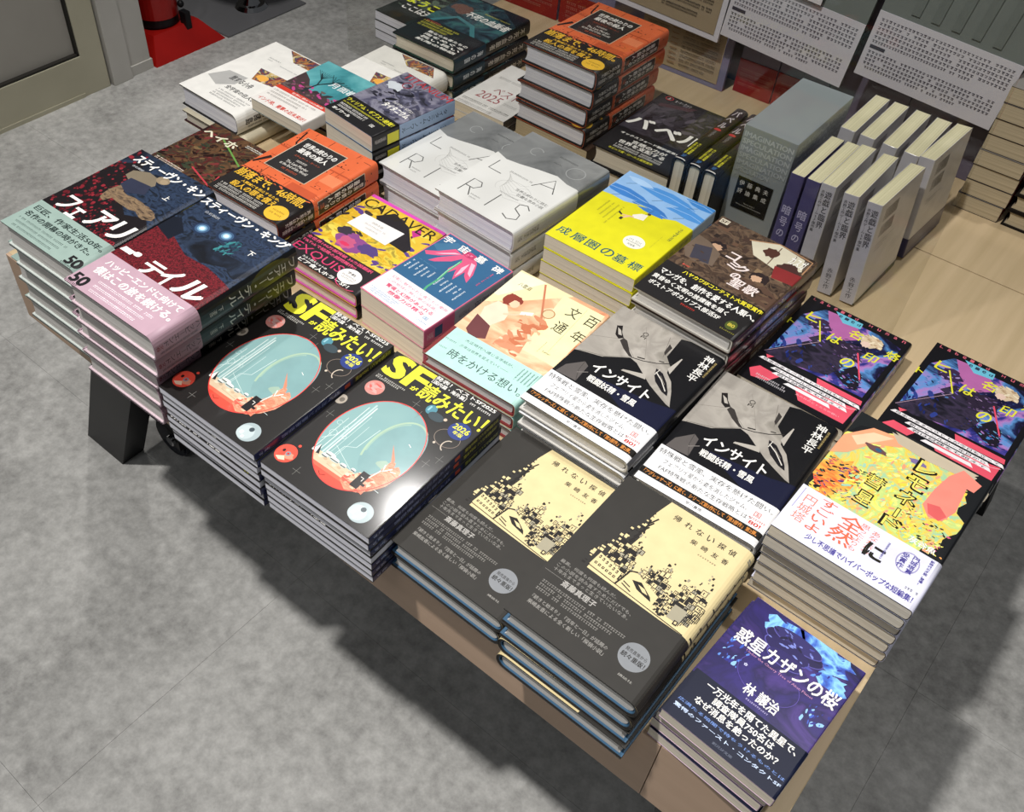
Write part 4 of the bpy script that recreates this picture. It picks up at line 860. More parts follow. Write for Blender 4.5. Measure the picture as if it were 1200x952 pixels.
A.ring(.55, .35, .2, .09, .003, 'b8b8b4', 30, 10, 220)
A.ring(.80, .80, .10, .07, .008, 'a4a6a5', 30); A.ring(.28, .82, .07, .05, .01, '9c9e9d', 24, 30, 300); A.tiny(.5, .88, .75, .895, '4e5050', 3); A.tiny(.5, .80, .62, .81, '4e5050', 4)
A.T('世界の終わりに挑む', .56, .36, .95, .39, '6a6a68'); A.T('壮麗な思弁小説', .62, .32, .94, .35, '6a6a68'); A.tiny(.32, .50, .6, .515, '8a8a88', 3); A.tiny(.3, .12, .42, .13, '7a7a78', 3); A.tiny(.3, .09, .40, .10, '7a7a78', 4); A.tiny(.45, .28, .7, .29, '8a8a88', 4)
A.rect(1, 0, 3, .65, 'd0d0cc'); A.rect(1, .65, 3, 1, '6c6e6e'); A.tiny(1.3, .04, 1.6, .25, '6a6a68', 3, vert=True)
design('lala', .134, .194, .0320, True, 'd8d8d4', A, None, 0, None, 'white', 'b8b4b4', b=.006, n=3, name3='hardcover_novel', rough=.2, coat=.7)

# black tower novel in two volumes
paint('tower_paint', ['16141a', '2b2730', '3f3a44', '1c1a20', '35303a'], 34, 5, 1.4, .3, .3)
A = Art(.3, .3)
A.rect(0, 0, 1, 1, '141318'); A.poly([(0, .35), (.05, .9), (.8, .97), (1, .7), (1, .35)], 'tower_paint')
A.splash(.0, .5, .9, .95, ['4a444e', '2a262e', '5a5460', '1a181e'], 60, .14, 3, ang=40); A.rect(.04, .55, .12, .8, '4e4a52'); A.rect(.05, .6, .07, .78, '2a282e'); A.poly([(.1, .85), (.5, .95), (.45, .88), (.1, .8)], '4a2f38')
for t, x, y in (('バ', .02, .43), ('ベ', .36, .43), ('ル', .66, .44)): A.T(t, x, y, x+.27, y+.14, WH, .03)
A.ring(.13, .955, .05, .03, .01, 'c0303a', 20); A.T('上', .11, .94, .15, .97, WH, .02); A.T('R・F・クァン', .22, .93, .42, .97, 'c9c5c8', .01)
A.rect(1, 0, 3, 1, '1a191c'); A.rect(1, .42, 2, 1, '2a1a20'); A.ell(1.5, .58, .3, .018, 'c0303a', 14); A.T('バベル', 1.25, .62, 1.75, .95, 'c9bfc4', .02, vert=True); A.T('オックスフォード', 1.35, .44, 1.65, .55, 'b8b4b8', vert=True)
B = Art(.35)
B.T('オックスフォード翻訳家革命秘史', .10, .84, .95, .93, WH, .02); B.T('言語の力が', .3, .62, .72, .76, WH, .02); B.T('世界を支配する', .18, .45, .74, .60, WH, .03)
for k in range(2): B.tiny(.18, .33-.09*k, .76, .39-.09*k, WH, k)
B.T('ネビュラ賞・ローカス賞受賞作', .16, .10, .70, .19, 'd8d43a', .03); B.rect(1, 0, 2, 1, '19181b'); B.T('ネビュラ賞受賞', 1.5, .3, 1.72, .92, 'd8d43a', .04, vert=True); B.T('世界幻想文学', 1.2, .3, 1.42, .92, 'd8d43a', .04, vert=True)
B.T('SF', 1.35, .12, 1.65, .24, '4a78b0', .02); B.rect(1.1, .0, 1.9, .04, 'e0dcd8')
design('babel', .133, .194, .0320, True, '19181b', A, '1d1c1f', .32, B, 'cream', '141318', b=.006, n=3, name3='hardcover_novel', rough=.35, coat=.2)
design('babel_thin', .112, .170, .0215, True, '19181b', A, '1d1c1f', .32, B, 'cream', '141318', b=.007, n=2.6, name3='hardcover_novel', rough=.35, coat=.2)

# dark blue wave novel
paint('dark_sea_paint', ['0f1418', '1c2b33', '2a4650', '3a6a6a', '1a2228'], 22, 6, 1.8, .3, .3)
A = Art(.3, .3)
A.rect(0, 0, 1, 1, '14181c'); A.poly([(0, .3), (1, .3), (1, .8), (.6, .98), (0, .98)], 'dark_sea_paint'); A.line([(.1, .4), (.3, .6), (.6, .55), (.9, .3)], .06, '3f7a80'); A.blob(.2, .75, .16, .08, '6a4a40', 3, .3)
A.T('不死の血脈者', .32, .66, .98, .76, WH, .03, shear=.02); A.tiny(.5, .80, .9, .815, 'd8d43a', 3); A.rect(1, 0, 3, 1, '17181b'); A.T('不死の血脈者', 1.3, .45, 1.7, .92, 'cfc8bc', .03, vert=True)
B = Art(.35)
for k in range(3): B.tiny(.05, .86-.1*k, .62-.05*k, .92-.1*k, 'd8d43a', k)
for k in range(4): B.T(['数ならぬ者たちの', '海をめぐる', '長い長い', '航海の物語'][k], .3, .52-.13*k, .92, .61-.13*k, WH, .03)
B.tiny(.06, .9, .3, .97, 'c05a4a', 4); B.rect(1, 0, 2, 1, '1b3340'); B.T('海の国', 1.3, .3, 1.6, .9, 'dfe6ea', .02, vert=True)
design('darksea', .133, .192, .0266, True, '17181b', A, '1a1a1c', .40, B, 'cream', '2a4a40', b=.006, n=3, name3='hardcover_novel', rough=.35, coat=.2)
A = Art(.35)
A.rect(0, 0, 1, 1, '1d2320'); A.splash(0, .3, 1, 1, ['3a4a40', '5a6a5a', '1a1f1c', '8a8a7a'], 50, .2, 4); A.T('ようこそ', .1, .42, .95, .56, 'd8e02f', .07); A.T('ここは天国', .2, .26, .95, .38, WH, .04); A.rect(1, 0, 3, 1, '2a2f2c')
design('yokoso', .106, .157, .0166, False, '1d2320', A, None, 0, None, 'white', name3='paperback', rough=.35)
# annual ranking booklet
A = Art(.5)
A.rect(0, 0, 1, 1, 'd9d7d4'); A.tiny(.55, .86, .8, .9, '2f2d2c', 1); A.tiny(.55, .80, .8, .84, '2f2d2c', 2); A.tiny(.1, .68, .7, .72, '8a8886', 3)
A.T('ベストSF', .30, .38, .98, .52, '8a2f38', .0); A.T('2025', .16, .22, .6, .36, '9a4a50', .0); A.tiny(.65, .26, .92, .30, '9a9896', 4); A.tiny(.04, .1, .95, .14, '55534f', 5); A.tiny(.04, .02, .7, .06, '8a8886', 6); A.rect(1, 0, 3, 1, '3f3e3c')
design('booklet', .100, .150, .0150, False, 'd9d7d4', A, None, 0, None, 'cream', name3='paperback', rough=.45)

# upright white-spined and purple-spined books
paint('pearl_marble_paint', ['c9c6c4', 'd6d3d0', 'dedbd8'], 12, 3, 1.5, .35, .4)
A = Art(.35, .3)
A.rect(0, 0, 3, 1, 'c6c4cd'); A.rect(1, 0, 2, 1, 'c2c1cc')
A.T('遊戯と臨界', 1.42, .58, 1.92, .94, '24242a', .012, vert=True); A.T('赤野工作ゲームSF傑作集', 1.1, .53, 1.36, .94, '24242a', .012, vert=True); A.T('赤野工作', 1.3, .05, 1.72, .27, '24242a', .0, vert=True)
A.rect(2, 0, 3, 1, 'pearl_marble_paint')
for k in range(26): A.rect(2.14+.012*k, .80, 2.14+.012*k+(.004 if k % 3 else .008), .92, '55534f'); A.rect(2.14+.012*k, .64, 2.14+.012*k+(.006 if k % 2 else .004), .76, '55534f')
A.tiny(2.14, .56, 2.55, .57, '6a6864', 1); A.tiny(2.14, .53, 2.45, .54, '6a6864', 2); A.tiny(2.14, .50, 2.35, .51, '6a6864', 3)
A.poly([(2.0, .02), (3, .06), (3, 0), (2, 0)], '3d4a30')
design('yugi', .118, .146, .0195, False, 'c6c4cd', A, None, 0, None, 'yellow', name3='upright_book', b=.002, rough=.35, coat=.3)
A = Art(.35, .3)
A.rect(0, 0, 3, 1, '54507e'); A.T('暗', 1.15, .60, 1.85, .69, 'c4c0e0', .012); A.T('号', 1.2, .48, 1.8, .57, 'c4c0e0', .012); A.T('の', 1.25, .37, 1.8, .44, 'c4c0e0', .012)
design('ango', .116, .144, .0185, False, '54507e', A, None, 0, None, 'yellow', name3='upright_book', b=.002, rough=.35, coat=.3)
A = Art(.35, .3)
A.rect(0, 0, 3, 1, 'c6c4cd'); A.rect(2, 0, 3, 1, 'pearl_marble_paint')
for k in range(26): A.rect(2.16+.012*k, .80, 2.16+.012*k+(.004 if k % 3 else .008), .92, '55534f'); A.rect(2.16+.012*k, .64, 2.16+.012*k+(.006 if k % 2 else .004), .76, '55534f')
A.tiny(2.16, .54, 2.55, .55, '6a6864', 1); A.tiny(2.16, .51, 2.45, .52, '6a6864', 2); A.rect(1, 0, 3, .2, '39375a')
design('navyband', .114, .146, .0205, False, 'c6c4cd', A, None, 0, None, 'yellow', name3='upright_book', b=.002, rough=.35, coat=.3)
# plain dark-covered books of the far stacks
A = Art(.4); A.rect(1, 0, 3, 1, '7a2420'); A.rect(0, 0, 1, 1, '8a8680')
design('plain_a', .064, .120, .0235, False, '2c2422', A, None, 0, None, 'wood', name3='paperback_novel', b=.002)
A = Art(.4); A.rect(1, 0, 3, 1, '17120f'); A.rect(0, 0, 1, 1, '17120f')
design('plain_b', .134, .190, .0250, True, '17120f', A, None, 0, None, 'wood', '17120f', name3='hardcover_novel')
A = Art(.4); A.rect(0, 0, 3, 1, 'b5281e')
design('plain_red', .130, .188, .0230, False, 'b5281e', A, None, 0, None, 'wood', name3='paperback_novel', b=.002)
design('maroon', .134, .190, .0200, True, 'cfc6ae', Art(.4).rect(0, 0, 2, 1, 'cfc6ae'), None, 0, None, 'cream', '3a1a22', name3='hardcover_novel')
design('brownbase', .134, .190, .0300, False, '4a3424', Art(.4).rect(0, 0, 2, 1, '3a2a20'), None, 0, None, 'wood', name3='paperback_novel')
# SCENE_START
# ------------------------------------------------------------------ the room
FZ = -0.65
fm = floor_mat()
fl = empty('floor', (0, 0, FZ)); tag(fl, kind='structure')
sub = box('floor_base', (-4.2, -1.4, -.03), (2.4, 3.7, -.003), solid('dark_joint', '5c5b59'), fl)
tile_me = None
TX, TY = .9145, .5225
for i in range(-5, 3):
    for j in range(-3, 7):
        x0, y0 = -.35+i*TX, -.36+j*TY
        if tile_me is None:
            o = from_bm('tile', box_bm(.0002, .0002, -.003, TX-.0002, TY-.0002, 0, 0), fm, fl); tile_me = o.data
        else:
            o = bpy.data.objects.new('tile', tile_me); COL.objects.link(o); o.parent = fl
        o.location = (x0, y0, 0)
cream = solid('cream_enamel', 'b5b09b', 'aaa590', 5, .5); offw = solid('off_white_paint', 'bdbab4', 'b5b2ab', 6, .6)
greyp = solid('warm_grey_panel', 'a39f97', '9a968e', 3, .55)
dr = empty('door_1', (-2.0, 0, FZ)); tag(dr, kind='structure')
box('panel', (-.06, -.6, .02), (-.018, .905, 1.6), greyp, dr)
box('gap_line', (-.017, -.6, .118), (-.003, .899, .124), solid('gap_shadow', '2a2824'), dr); box('gap_line', (-.017, .893, .118), (-.003, .8989, 1.6), solid('gap_shadow', '2a2824'), dr)
box('bottom_rail', (-.05, -.6, .0), (.0, .90, .118), cream, dr, .002)
box('stile', (-.05, .899, .0), (.0, .972, 1.6), cream, dr, .002)
box('kick_strip', (-.03, -.6, 0), (.003, .885, .012), cream, dr)
wl = empty('wall_left', (-2.0, 0, FZ)); tag(wl, kind='structure')
box('door_post', (-.08, .978, 0), (.012, 1.044, 1.6), offw, wl, .002)
box('pillar', (-.12, 1.048, 0), (-.002, 1.122, 1.6), offw, wl, .001)
box('pillar_baseboard', (-.12, 1.046, 0), (.003, 1.126, .03), offw, wl, .001)
box('alcove_back', (-1.0, 1.0, 0), (-.55, 3.4, 1.6), solid('alcove_grey', '55524f'), wl)
box('alcove_side', (-.6, 1.0, 0), (-.12, 1.06, 1.6), solid('alcove_brown', '3a302b'), wl)

# red extinguisher stand and the extinguisher on it
red = solid('red_enamel', 'a01510', '8e100c', 9, .35, coat=.3); blk = solid('black_rubber', '17171a', '101012', 20, .5)
st = empty('extinguisher_stand', (-2.08, 1.265, FZ)); tag(st, 'red moulded plastic extinguisher stand with sloping skirt beside the cream pillar', 'stand')
v = [(-.17, -.135, 0), (.092, -.135, 0), (.092, .135, 0), (-.17, .135, 0), (-.12, -.085, .05), (.03, -.085, .062), (.03, .085, .062), (-.12, .085, .05)]
raw('skirt', v, [(0, 1, 5, 4), (1, 2, 6, 5), (2, 3, 7, 6), (3, 0, 4, 7), (4, 5, 6, 7), (3, 2, 1, 0)], red, parent=st)
box('strap', (.015, .03, .0), (.045, .05, .10), blk, st, .002)
ext = empty('fire_extinguisher', (-2.12, 1.255, FZ+.064)); tag(ext, 'red fire extinguisher with black foot ring standing on the red stand', 'extinguisher')
cyl('bottle', (0, 0, .20), .064, .064, .36, red, ext, 32, bev=.006); cyl('foot_ring', (0, 0, .012), .060, .062, .024, blk, ext, 32)
bm = bmesh.new()
for k in range(9):
    a = k/8; b2 = bmesh.ops.create_uvsphere(bm, u_segments=8, v_segments=5, radius=.011); bmesh.ops.translate(bm, vec=(.05+.02*math.sin(a*3), .055+.012*math.sin(a*5), .05+.035*k), verts=b2['verts'])
from_bm('hose', bm, blk, ext, True)
# steel floor plate with the chrome foot of a stool
pl = box('floor_plate', (0, 0, 0), (.62, .34, .006), solid('brushed_dark_steel', '7a7a7c', '6e6e71', 4, .3, .25), None, .002); pl.location = (-2.60, 1.405, FZ+.0002)
tag(pl, 'flat grey steel plate on the floor behind the red stand', 'plate')
chm = solid('chrome', 'c8c8ca', 'b8b8ba', 4, .08, 1.0)
cf = empty('stool', (-2.09, 1.60, FZ+.0064)); tag(cf, 'chrome stool foot on the grey steel plate at the picture top', 'stool')
cyl('base', (0, 0, .006), .055, .045, .012, chm, cf, 32); cyl('collar', (0, 0, .022), .03, .018, .02, chm, cf, 24); cyl('column', (0, 0, .22), .014, .014, .38, chm, cf, 20); cyl('seat', (0, 0, .43), .15, .15, .05, blk, cf, 32, bev=.01)

# ------------------------------------------------------------------ the display table
oak = solid('pale_oak_laminate', 'cbb592', 'bba682', 3, .45, stretch=(22, 1.2, 22), detail=6)
edge = solid('oak_edge_band', 'c2a68e', 'b89c84', 3, .5, stretch=(1, 1, 14))
tb = empty('display_table', (0, 0, FZ)); tag(tb, 'long low oak display table carrying the rows of book stacks', 'table')
H = -FZ
box('tabletop', (-.655, .004, H-.030), (.460, .842, H), oak, tb, .001)
box('tabletop', (-.655, .844, H-.030), (.460, 1.30, H), oak, tb, .001)
box('front_fascia', (-.655, .0, H-.1075), (.3497, .018, H-.0005), edge, tb, .001)
box('front_fascia', (.3503, .0, H-.1075), (.460, .018, H-.0005), edge, tb, .001)
box('side_fascia', (-.655, .02, H-.1075), (-.637, 1.30, H-.031), edge, tb, .001); box('side_fascia', (.442, .02, H-.1075), (.460, 1.30, H-.031), edge, tb, .001)
box('underside', (-.636, .02, H-.1075), (.441, 1.29, H-.1), solid('dark_underside', '3a3530'), tb)
lb = solid('black_powder_coat', '1b1b1d', '141416', 12, .45)
def leg(x_top, x_bot, wid, y, dpt):
    z1 = H-.108; v = []
    for z, x in ((0, x_bot), (z1, x_top)): v += [(x, y, z), (x+wid, y, z), (x+wid, y+dpt, z), (x, y+dpt, z)]
    return raw('leg', v, [(3, 2, 1, 0), (4, 5, 6, 7), (0, 1, 5, 4), (1, 2, 6, 5), (2, 3, 7, 6), (3, 0, 4, 7)], lb, parent=tb)
leg(-.665, -.902, .112, .116, .05); leg(.31, .40, .12, .116, .05); leg(-.615, -.78, .115, 1.12, .05); leg(.31, .40, .12, 1.12, .05)
cs = empty('caster_dolly', (-.80, .215, FZ)); tag(cs, 'black caster dolly in the shadow under the table beside the leg', 'dolly')
box('frame', (-.0, -.03, .10), (.18, .22, .13), blk, cs, .004)
for px_, py_ in ((.06, .0),):
    w_ = cyl('wheel', (px_, py_, .045), .045, .045, .03, solid('blue_black_rubber', '20242e', '15181f', 20, .4), cs, 28, 'Y', .004)
cyl('axle_cap', (.10, -.035, .085), .011, .011, .006, chm, cs, 18, 'Y'); box('fork', (.085, -.03, .06), (.115, .0, .11), blk, cs, .002)

# ------------------------------------------------------------------ book stacks
stack('fairy_up', .165, 5, -.488, -.055, .02, 'red-flowered fairy novel with grey-green band', 'the leftmost stack', offs=[(0, 0), (-.008, .003), (-.025, .006), (-.030, .008), (-.037, .010)], jit=.001, group='grey-green banded fairy novels', seed=3)
stack('fairy_down', .165, 5, -.3555, -.066, .022, 'night-blue fairy novel with pink band', 'the pink-banded stack', offs=[(0, 0), (-.010, .004), (-.0275, .008), (-.033, .010), (-.039, .012)], jit=.0008, group='pink banded fairy novels', seed=4)
stack('sfmag', .084, 8, -.2375, -.058, .020, 'black yearbook with teal planet cover', 'the left magazine stack', drift=(.0002, .0002), flips=(2, 4), jit=.0012, group='left pile of yearbooks', seed=5)
stack('sfmag', .0735, 7, -.0925, -.051, .029, 'black yearbook with teal planet cover', 'the right magazine stack', drift=(.0002, .0002), flips=(3,), jit=.0012, group='right pile of yearbooks', seed=6)
stack('tantei', .0446, 2, .0515, -.019, -.003, 'dark novel with cream town drawing', 'the left town-cover stack', jit=.002, group='left pile of town-cover novels', seed=7)
stack('tantei', .0892, 4, .192, -.030, -.002, 'dark novel with cream town drawing', 'the right town-cover stack', flips=(2, 3), jit=.002, group='right pile of town-cover novels', seed=8, offs=[(0, 0), (-.001, .001), (-.002, 0), (.002, -.003)])
stack('insight', .080, 4, .047, .184, -.002, 'black jet-fighter novel with white band', 'the left jet-cover stack', jit=.002, group='left pile of jet novels', seed=9)
stack('insight', .060, 3, .187, .190, .03, 'black jet-fighter novel with white band', 'the right jet-cover stack', jit=.001, group='right pile of jet novels', seed=10)
stack('kazan', .058, 4, .338, -.001, -.061, 'small purple space-station paperback', 'the front corner stack', jit=.002, offs=[(0, 0), (-.003, .004), (-.004, .004), (-.005, .004)], group='purple space paperbacks', seed=11)
stack('lemon', .112, 7, .325, .184, -.018, 'black novel with lemon-yellow furry face', 'the tall right stack', drift=(.0005, .002), jit=.0015, group='lemon-yellow face novels', seed=12)
stack('yellow', .082, 4, -.099, .425, -.007, 'yellow novel with blue umbrellas', 'the yellow stack', jit=.0015, group='yellow umbrella novels', seed=13)
stack('comic', .105, 5, .050, .388, -.042, 'sepia comic-art novel with black band', 'the sepia stack', jit=.001, group='sepia comic-art novels', seed=14)
stack('uchu', .058, 2, -.216, .2165, -.063, 'blue pink-flower paperback with white band', 'the pink-edged stack', jit=.001, group='pink flower paperbacks', seed=15)
stack('hyaku', .060, 3, -.087, .182, .027, 'pastel girl-and-letter novel with mint band', 'the pastel stack', jit=.001, group='pastel letter novels', seed=16)
stack('hito', .038, 2, .187, .413, -.009, 'neon anime-art novel', 'the left neon stack', jit=.001, group='left pile of neon novels', seed=17)
stack('hito', .038, 2, .337, .435, -.012, 'neon anime-art novel', 'the right neon stack', jit=.001, group='right pile of neon novels', seed=18)
stack('cadaver', .040, 2, -.354, .216, 0, 'yellow collage novel with pink edge', 'the collage-cover stack', jit=.001, group='collage-cover novels', seed=19)
stack('orange', .078, 2, -.488, .214, .02, 'orange circuit-pattern novel with gold lettering', 'the front orange stack', base=.018, jit=.001, group='front pile of orange novels', seed=20)
stack('maroon', .018, 1, -.486, .216, .02, 'cream-jacketed hardcover under the orange novels', 'the table'); DESIGN['maroon']['t'] = .02
stack('fantasy', .060, 3, -.622, .149, 0, 'brown and green fantasy paperback', 'the stack behind fairy novels', jit=.001, group='fantasy paperbacks', seed=21)
stack('titan', .100, 4, -.490, .430, -.12, 'grey ruin paperback with red title', 'the blue-spined stack', jit=.001, drift=(-.001, .001), group='blue-spined paperbacks', seed=22)
stack('teal', .0762, 1, -.616, .402, -.023, 'teal tree paperback with red-and-white band', 'the white novels', base=.0562)
stack('white', .055, 1, -.756, .378, -.033, 'thick white novel with fiery strip', 'a cream hardcover, far left', base=.020)
stack('maroon', .020, 1, -.745, .368, -.02, 'cream-jacketed hardcover under the leftmost white novel', 'the table edge')
stack('white', .055, 1, -.614, .492, .0, 'thick white novel with fiery strip', 'a cream hardcover, by the acrylic', base=.020)
stack('maroon', .020, 1, -.608, .494, .0, 'cream-jacketed hardcover under the second white novel', 'the table')
stack('lala', .096, 3, -.250, .390, -.055, 'pearl-white novel with large thin letters', 'the right pearl stack', jit=.001, group='right pile of pearl-white novels', seed=23)
stack('lala', .064, 2, -.377, .420, -.05, 'pearl-white novel with large thin letters', 'the left pearl stack', jit=.001, group='left pile of pearl-white novels', seed=24)
stack('orange', .150, 4, -.345, .694, -.023, 'orange circuit-pattern novel with gold lettering', 'the tall back stack', base=.030, jit=.0025, offs=[(0, 0), (.001, -.001), (-.003, -.002), (-.001, -.004)], group='tall back pile of orange novels', seed=25)
stack('brownbase', .030, 1, -.343, .690, -.02, 'brown paperback at the bottom', 'the tall orange stack')
stack('darksea', .080, 3, -.602, .692, -.017, 'dark sea-blue novel with black band', 'the back left stack', jit=.0015, group='dark sea-blue novels', seed=26)
stack('yokoso', .050, 3, -.722, .777, -.05, 'small dark paperback with lime lettering', 'the rear left stack', jit=.001, group='lime-lettered paperbacks', seed=27)
stack('booklet', .030, 2, -.450, .667, 0, 'thin pale ranking paperback with red print', 'the pale stack', jit=.001, group='pale ranking paperbacks', seed=28)
stack('babel', .064, 2, -.188, .663, .014, 'black tower novel with white lettering', 'the flat black stack', jit=.001, group='flat black tower novels', seed=29)
stack('plain_a', .1880, 8, .240, .980, .0, 'pocket paperback with dark cover edges', 'the far middle stack', jit=.001, group='far middle pocket paperbacks', seed=30)
stack('plain_b', .1000, 4, .308, .980, .0, 'black-covered hardcover', 'the far right stack', jit=.0012, group='far right black hardcovers', seed=31)
stack('plain_red', .1235, 1, .309, .981, .0, 'red-covered paperback', 'the far right black hardcovers', base=.1)
def place(o, loc, ax, ay, az):
    """local x,y,z go to the given world directions"""
    m = Matrix((ax, ay, az)).transposed().to_4x4(); m.translation = loc; o.matrix_world = m
def upright(key, x, y, lean, yaw, what, where, group):
    d = DESIGN[key]; o = get_book(key)
    up = Vector((math.sin(lean), 0, math.cos(lean))); fwd = Matrix.Rotation(yaw, 3, 'Z') @ Vector((0, -1, 0)); 
    az = fwd.cross(up).normalized(); up = az.cross(fwd).normalized()
    base = Vector((x, y, .0003+abs(math.sin(lean))*d['t']*(1 if lean < 0 else 0)))
    place(o, base - fwd*d['w'] - az*d['t'] + Vector((0, 0, 0)), fwd, up, az)
    tag(o, what+', '+where, 'book', group)
upright('ango', .099, .660, -.02, 0, 'upright book with slate-purple spine', 'right beside the silver box', 'purple-spined upright books')
upright('ango', .1195, .662, -.02, 0, 'upright book with slate-purple spine', 'between purple and white spines', 'purple-spined upright books')
upright('yugi', .1425, .662, -.05, 0, 'upright white-spined book', 'next to the purple spines', 'front row of white-spined books')
upright('yugi', .1780, .660, -.09, 0, 'upright white-spined book', 'middle of the front white three', 'front row of white-spined books')
upright('yugi', .2080, .662, -.10, -.05, 'upright white-spined book showing its barcode', 'end of the front row', 'front row of white-spined books')
for k, (x, l, wt) in enumerate(((.096, 0, 'first after the silver box'), (.123, 0, 'second from the silver box'), (.152, .01, 'middle of the five'), (.182, 0, 'fourth, before the barcoded one'), (.216, -.10, 'barcoded end of the row'))):
    upright('navyband', x, .802, l, 0 if k < 4 else -.06, 'upright pale book in the shaded rear row', wt, 'rear row of upright books')
for k, x in enumerate((-.053, -.0305, -.008)):
    d = DESIGN['babel_thin']; o = get_book('babel_thin')
    place(o, Vector((x+d['t'], .640, .0003)), Vector((0, 0, 1)), Vector((0, 1, 0)), Vector((-1, 0, 0)))
    tag(o, 'black tower novel standing spine-up, %s' % ('beside the flat black stack' if k == 0 else 'middle of the three' if k == 1 else 'touching the silver box'), 'book', 'spine-up tower novels')

# silver slipcase
sl = empty('slipcase', (.0145, .683, .0003)); tag(sl, 'tall silver-grey slipcase with black title label among the upright books', 'box')
silver = solid('silver_card', '9aa1a5', '92999d', 5, .36, .15)
bx = box('case_shell', (0, 0, 0), (.073, .162, .168), silver, sl, .0012)
def flat_art(name, items, parent, M, mats=None):
    V = []; F = []; MI = []; ms = []
    for n_, (v, f, m, c) in enumerate(items):
        if m not in ms: ms.append(m)
        o = len(V); V += [tuple(M @ Vector((a, b, .00015+.00003*n_))) for a, b in v]; F += [tuple(o+i for i in q) for q in f]; MI += [ms.index(m)]*len(f)
    return raw(name, V, F, ms, MI, None, parent)
A = Art(.35)
for k in range(7):
    A.T('IMAGINATION' if k % 2 == 0 else 'SPECULATION', .003, .153-.0098*k, .070-(.02*max(k-4, 0)), .160-.0098*k, ['c3c9cc', 'bfc5c8', 'bbc1c4', 'b6bcbf', 'b0b6b9', 'aab0b3', 'a4aaad'][k], .03)
A.rect(.011, .050, .061, .098, '131314')
for i, t in enumerate('伊藤典夫'): A.T(t, .0145+.0115*i, .0855, .0215+.0115*i, .093, 'e6e4de')
for i, t in enumerate('評論集成'): A.T(t, .0145+.0115*i, .0735, .0215+.0115*i, .081, 'e6e4de')
A.T("Norio Itoh's", .028, .0605, .044, .0625, 'bdbbb5'); A.T('Encyclopaedia Fantastica', .018, .0565, .054, .0590, 'bdbbb5')
flat_art('front_print', A.items, sl, Matrix(((1, 0, 0, 0), (0, 0, -1, 0), (0, 1, 0, 0), (0, 0, 0, 1))))
A = Art(.35)
for k in range(7): A.T('IMAGINATION' if k % 2 == 0 else 'SPECULATION', .008, .153-.0098*k, .150, .160-.0098*k, 'b6bcbf', .03)
flat_art('side_print', A.items, sl, Matrix(((0, 0, 1, .073), (1, 0, 0, 0), (0, 1, 0, 0), (0, 0, 0, 1))))

# clear acrylic divider in front of the back row
ac = empty('acrylic_divider', (0, .628, 0)); tag(ac, 'tall clear acrylic sheet standing between middle and back rows', 'divider')
ym = acrylic_mat()
raw('sheet', [(x, y, z) for y in (0, .003) for x, z in ((-.640, .0585), (-.470, .0585), (-.470, .0005), (.288, .0005), (.288, .52), (-.640, .52))],
    [(0, 1, 2, 3, 4, 5), (11, 10, 9, 8, 7, 6)]+[(i, 6+i, 6+(i+1) % 6, (i+1) % 6) for i in range(6)], ym, parent=ac)

# ------------------------------------------------------------------ wall display behind the table
lil = solid('lilac_card', '7c7a98', '75738f', 3, .55); redc = solid('red_card', '8e1f1c', '861a18', 3, .5); tan = solid('tan_poster_paper', 'a8977c', 'a08f74', 5, .55); plum = solid('plum_grey_card', '6a6374', '625b6c', 3, .6)
gryc = solid('grey_green_card', '7f8682', '787f7b', 4, .6); whb = solid('white_text_card', 'dddae0', 'd6d3da', 4, .55)
def panel(name, x0, x1, z0, z1, y, mats_, label, cat, group, rows=None, tilt=0, dz=0):
    """standing display board: thick card with its printed fields"""
    p = empty(name, (x0, y, z0)); p.rotation_euler = (tilt, -dz, 0); tag(p, label, cat, group)
    box('board', (0, 0, 0), (x1-x0, .006, z1-z0), mats_[0], p, .0005)
    for k, (a, b, c, e, m) in enumerate(mats_[1]):
        box('printed_field', (a*(x1-x0), -.0012, b*(z1-z0)), (c*(x1-x0), -.0001, e*(z1-z0)), m, p)
    if rows:
        A = Art(.5)
        for it in rows: it(A)
        flat_art('lettering', A.items, p, Matrix(((x1-x0, 0, 0, 0), (0, 0, -1, -.0013), (0, z1-z0, 0, 0), (0, 0, 0, 1))))
    return p
def lines(x0, x1, y0, y1, n, c, seed=0):
    def f(A):
        for i in range(n):
            y = y1-(y1-y0)*(i+.8)/n; A.tiny(x0, y, x1-(.25 if i == n-1 else 0)*(x1-x0), y+(y1-y0)/n*.55, c, seed+i, n=34)
    return f
ink_d = '4a4650'
for k, (x0, x1, lab) in enumerate(((-.700, -.655, 'behind the sea-blue stack'), (-.650, -.528, 'left of the orange stack'), (-.523, -.352, 'behind the orange stack'), (-.162, -.095, 'beside the tan poster'), (-.093, -.01, 'left of the silver box'))):
    panel('display_card', x0, x1, .0005, .30, 1.055, (lil, [(0, 0, 1, .19, redc)]), 'lilac display card with red foot, '+lab, 'card', 'lilac and red cards',
          [lines(.08, .9, .04, .15, 4, 'a86a60', k*9), lambda A: (A.rect(.48, .22, .488, .98, '4c4a62'), A.rect(0, .45, 1, .456, '4c4a62'), A.rect(.0, .72, 1, .726, '4c4a62'))])
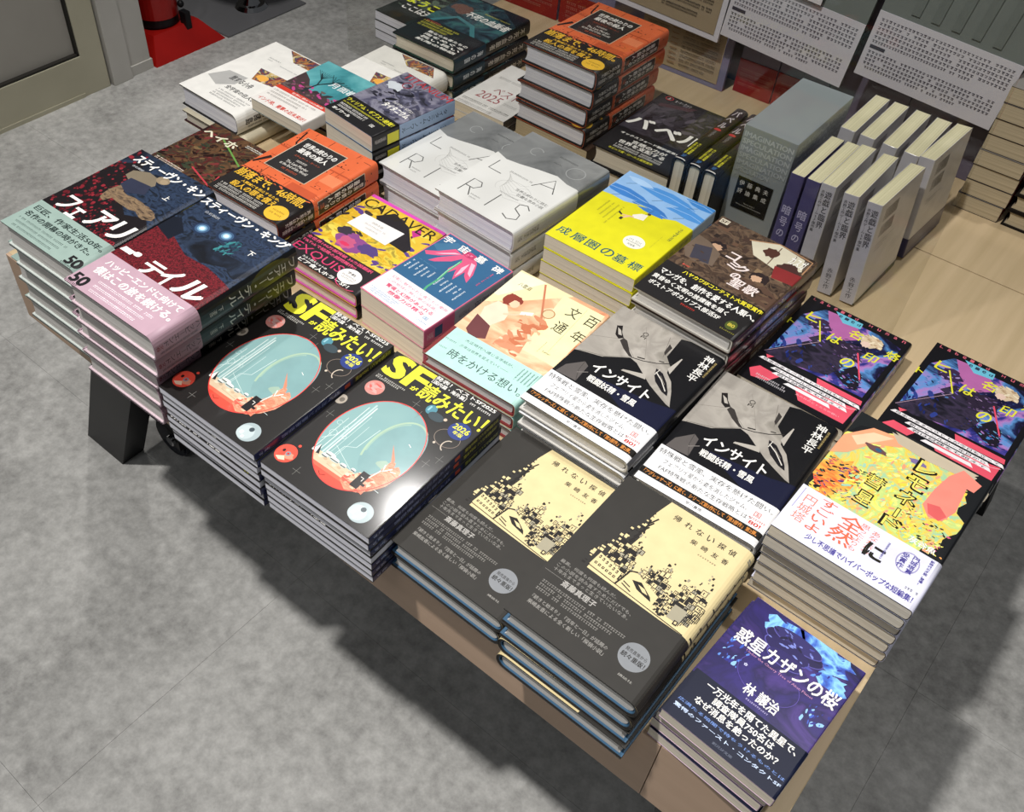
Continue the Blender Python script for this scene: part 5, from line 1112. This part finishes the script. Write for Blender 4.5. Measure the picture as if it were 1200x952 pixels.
for k, (x0, x1, lab) in enumerate(((-.008, .112, 'behind the upright books'), (.115, .242, 'by the far stacks'))):
    panel('display_card', x0, x1, .0005, .30, 1.055, (plum, []), 'plain plum-grey display card '+lab, 'card', 'plum cards')
panel('poster', -.348, -.172, .0005, .30, 1.035, (lil, [(.05, .03, .93, .98, tan)]), 'tan price-list poster standing on the table behind orange stack', 'poster', None,
      [lines(.50, .88, .05, .95, 34, '5a5046', 3), lines(.10, .34, .05, .95, 34, '5a5046', 90), lambda A: [A.rect(.38, .06+.028*i, .46, .066+.028*i, '8f7050') for i in range(32)]])
panel('poster', -.410, -.188, .100, .60, 1.005, (whb, [(.02, .02, .96, .98, tan)]), 'tan framed list poster hanging above the orange stack', 'poster', None,
      [lines(.50, .9, .05, .95, 34, '4a443c', 13), lines(.08, .36, .05, .95, 34, '4a443c', 190)], dz=-.04)
def notice(A):
    lines(.03, .97, .105, .185, 6, ink_d, 40)(A); lines(.03, .95, .025, .085, 5, ink_d, 60)(A); A.rect(.03, .09, .14, .1, ink_d)
panel('notice_board', -.186, .020, .107, .60, 1.005, (gryc, [(0, 0, 1, .20, whb)]), 'grey board with white text band above the silver box', 'board', None, [notice], dz=-.07)
panel('notice_board', .0325, .236, .122, .60, 1.005, (gryc, [(0, 0, 1, .20, whb)]), 'grey board with white text band at the top right', 'board', None, [notice, lambda A: [A.poly([(.2+.14*i, .22), (.26+.14*i, .22), (.34+.14*i, .9), (.28+.14*i, .9)], '757c78') for i in range(5)]], dz=-.06)
nt_ = box('paper_note', (0, 0, 0), (.075, .0006, .09), solid('white_note_paper', 'e6e4e6'), None); nt_.location = (-.118, .997, .205); nt_.rotation_euler = (0, .07, 0); tag(nt_, 'small blank white paper note on the grey notice board', 'note')
bs = empty('back_shelf', (0, 1.085, FZ)); tag(bs, 'dark shelf unit behind the display cards, built tall to shade the back row', 'shelf')
box('shading_back_panel', (-.70, .0, H+.0005), (.235, .02, H+1.55), solid('shelf_grey', '66636a', '5c5a60'), bs)  # unseen upper part, height set to block the high spot from the back row
box('shelf_board', (-.70, -.08, H+.70), (.235, .0, H+.72), greyp, bs)
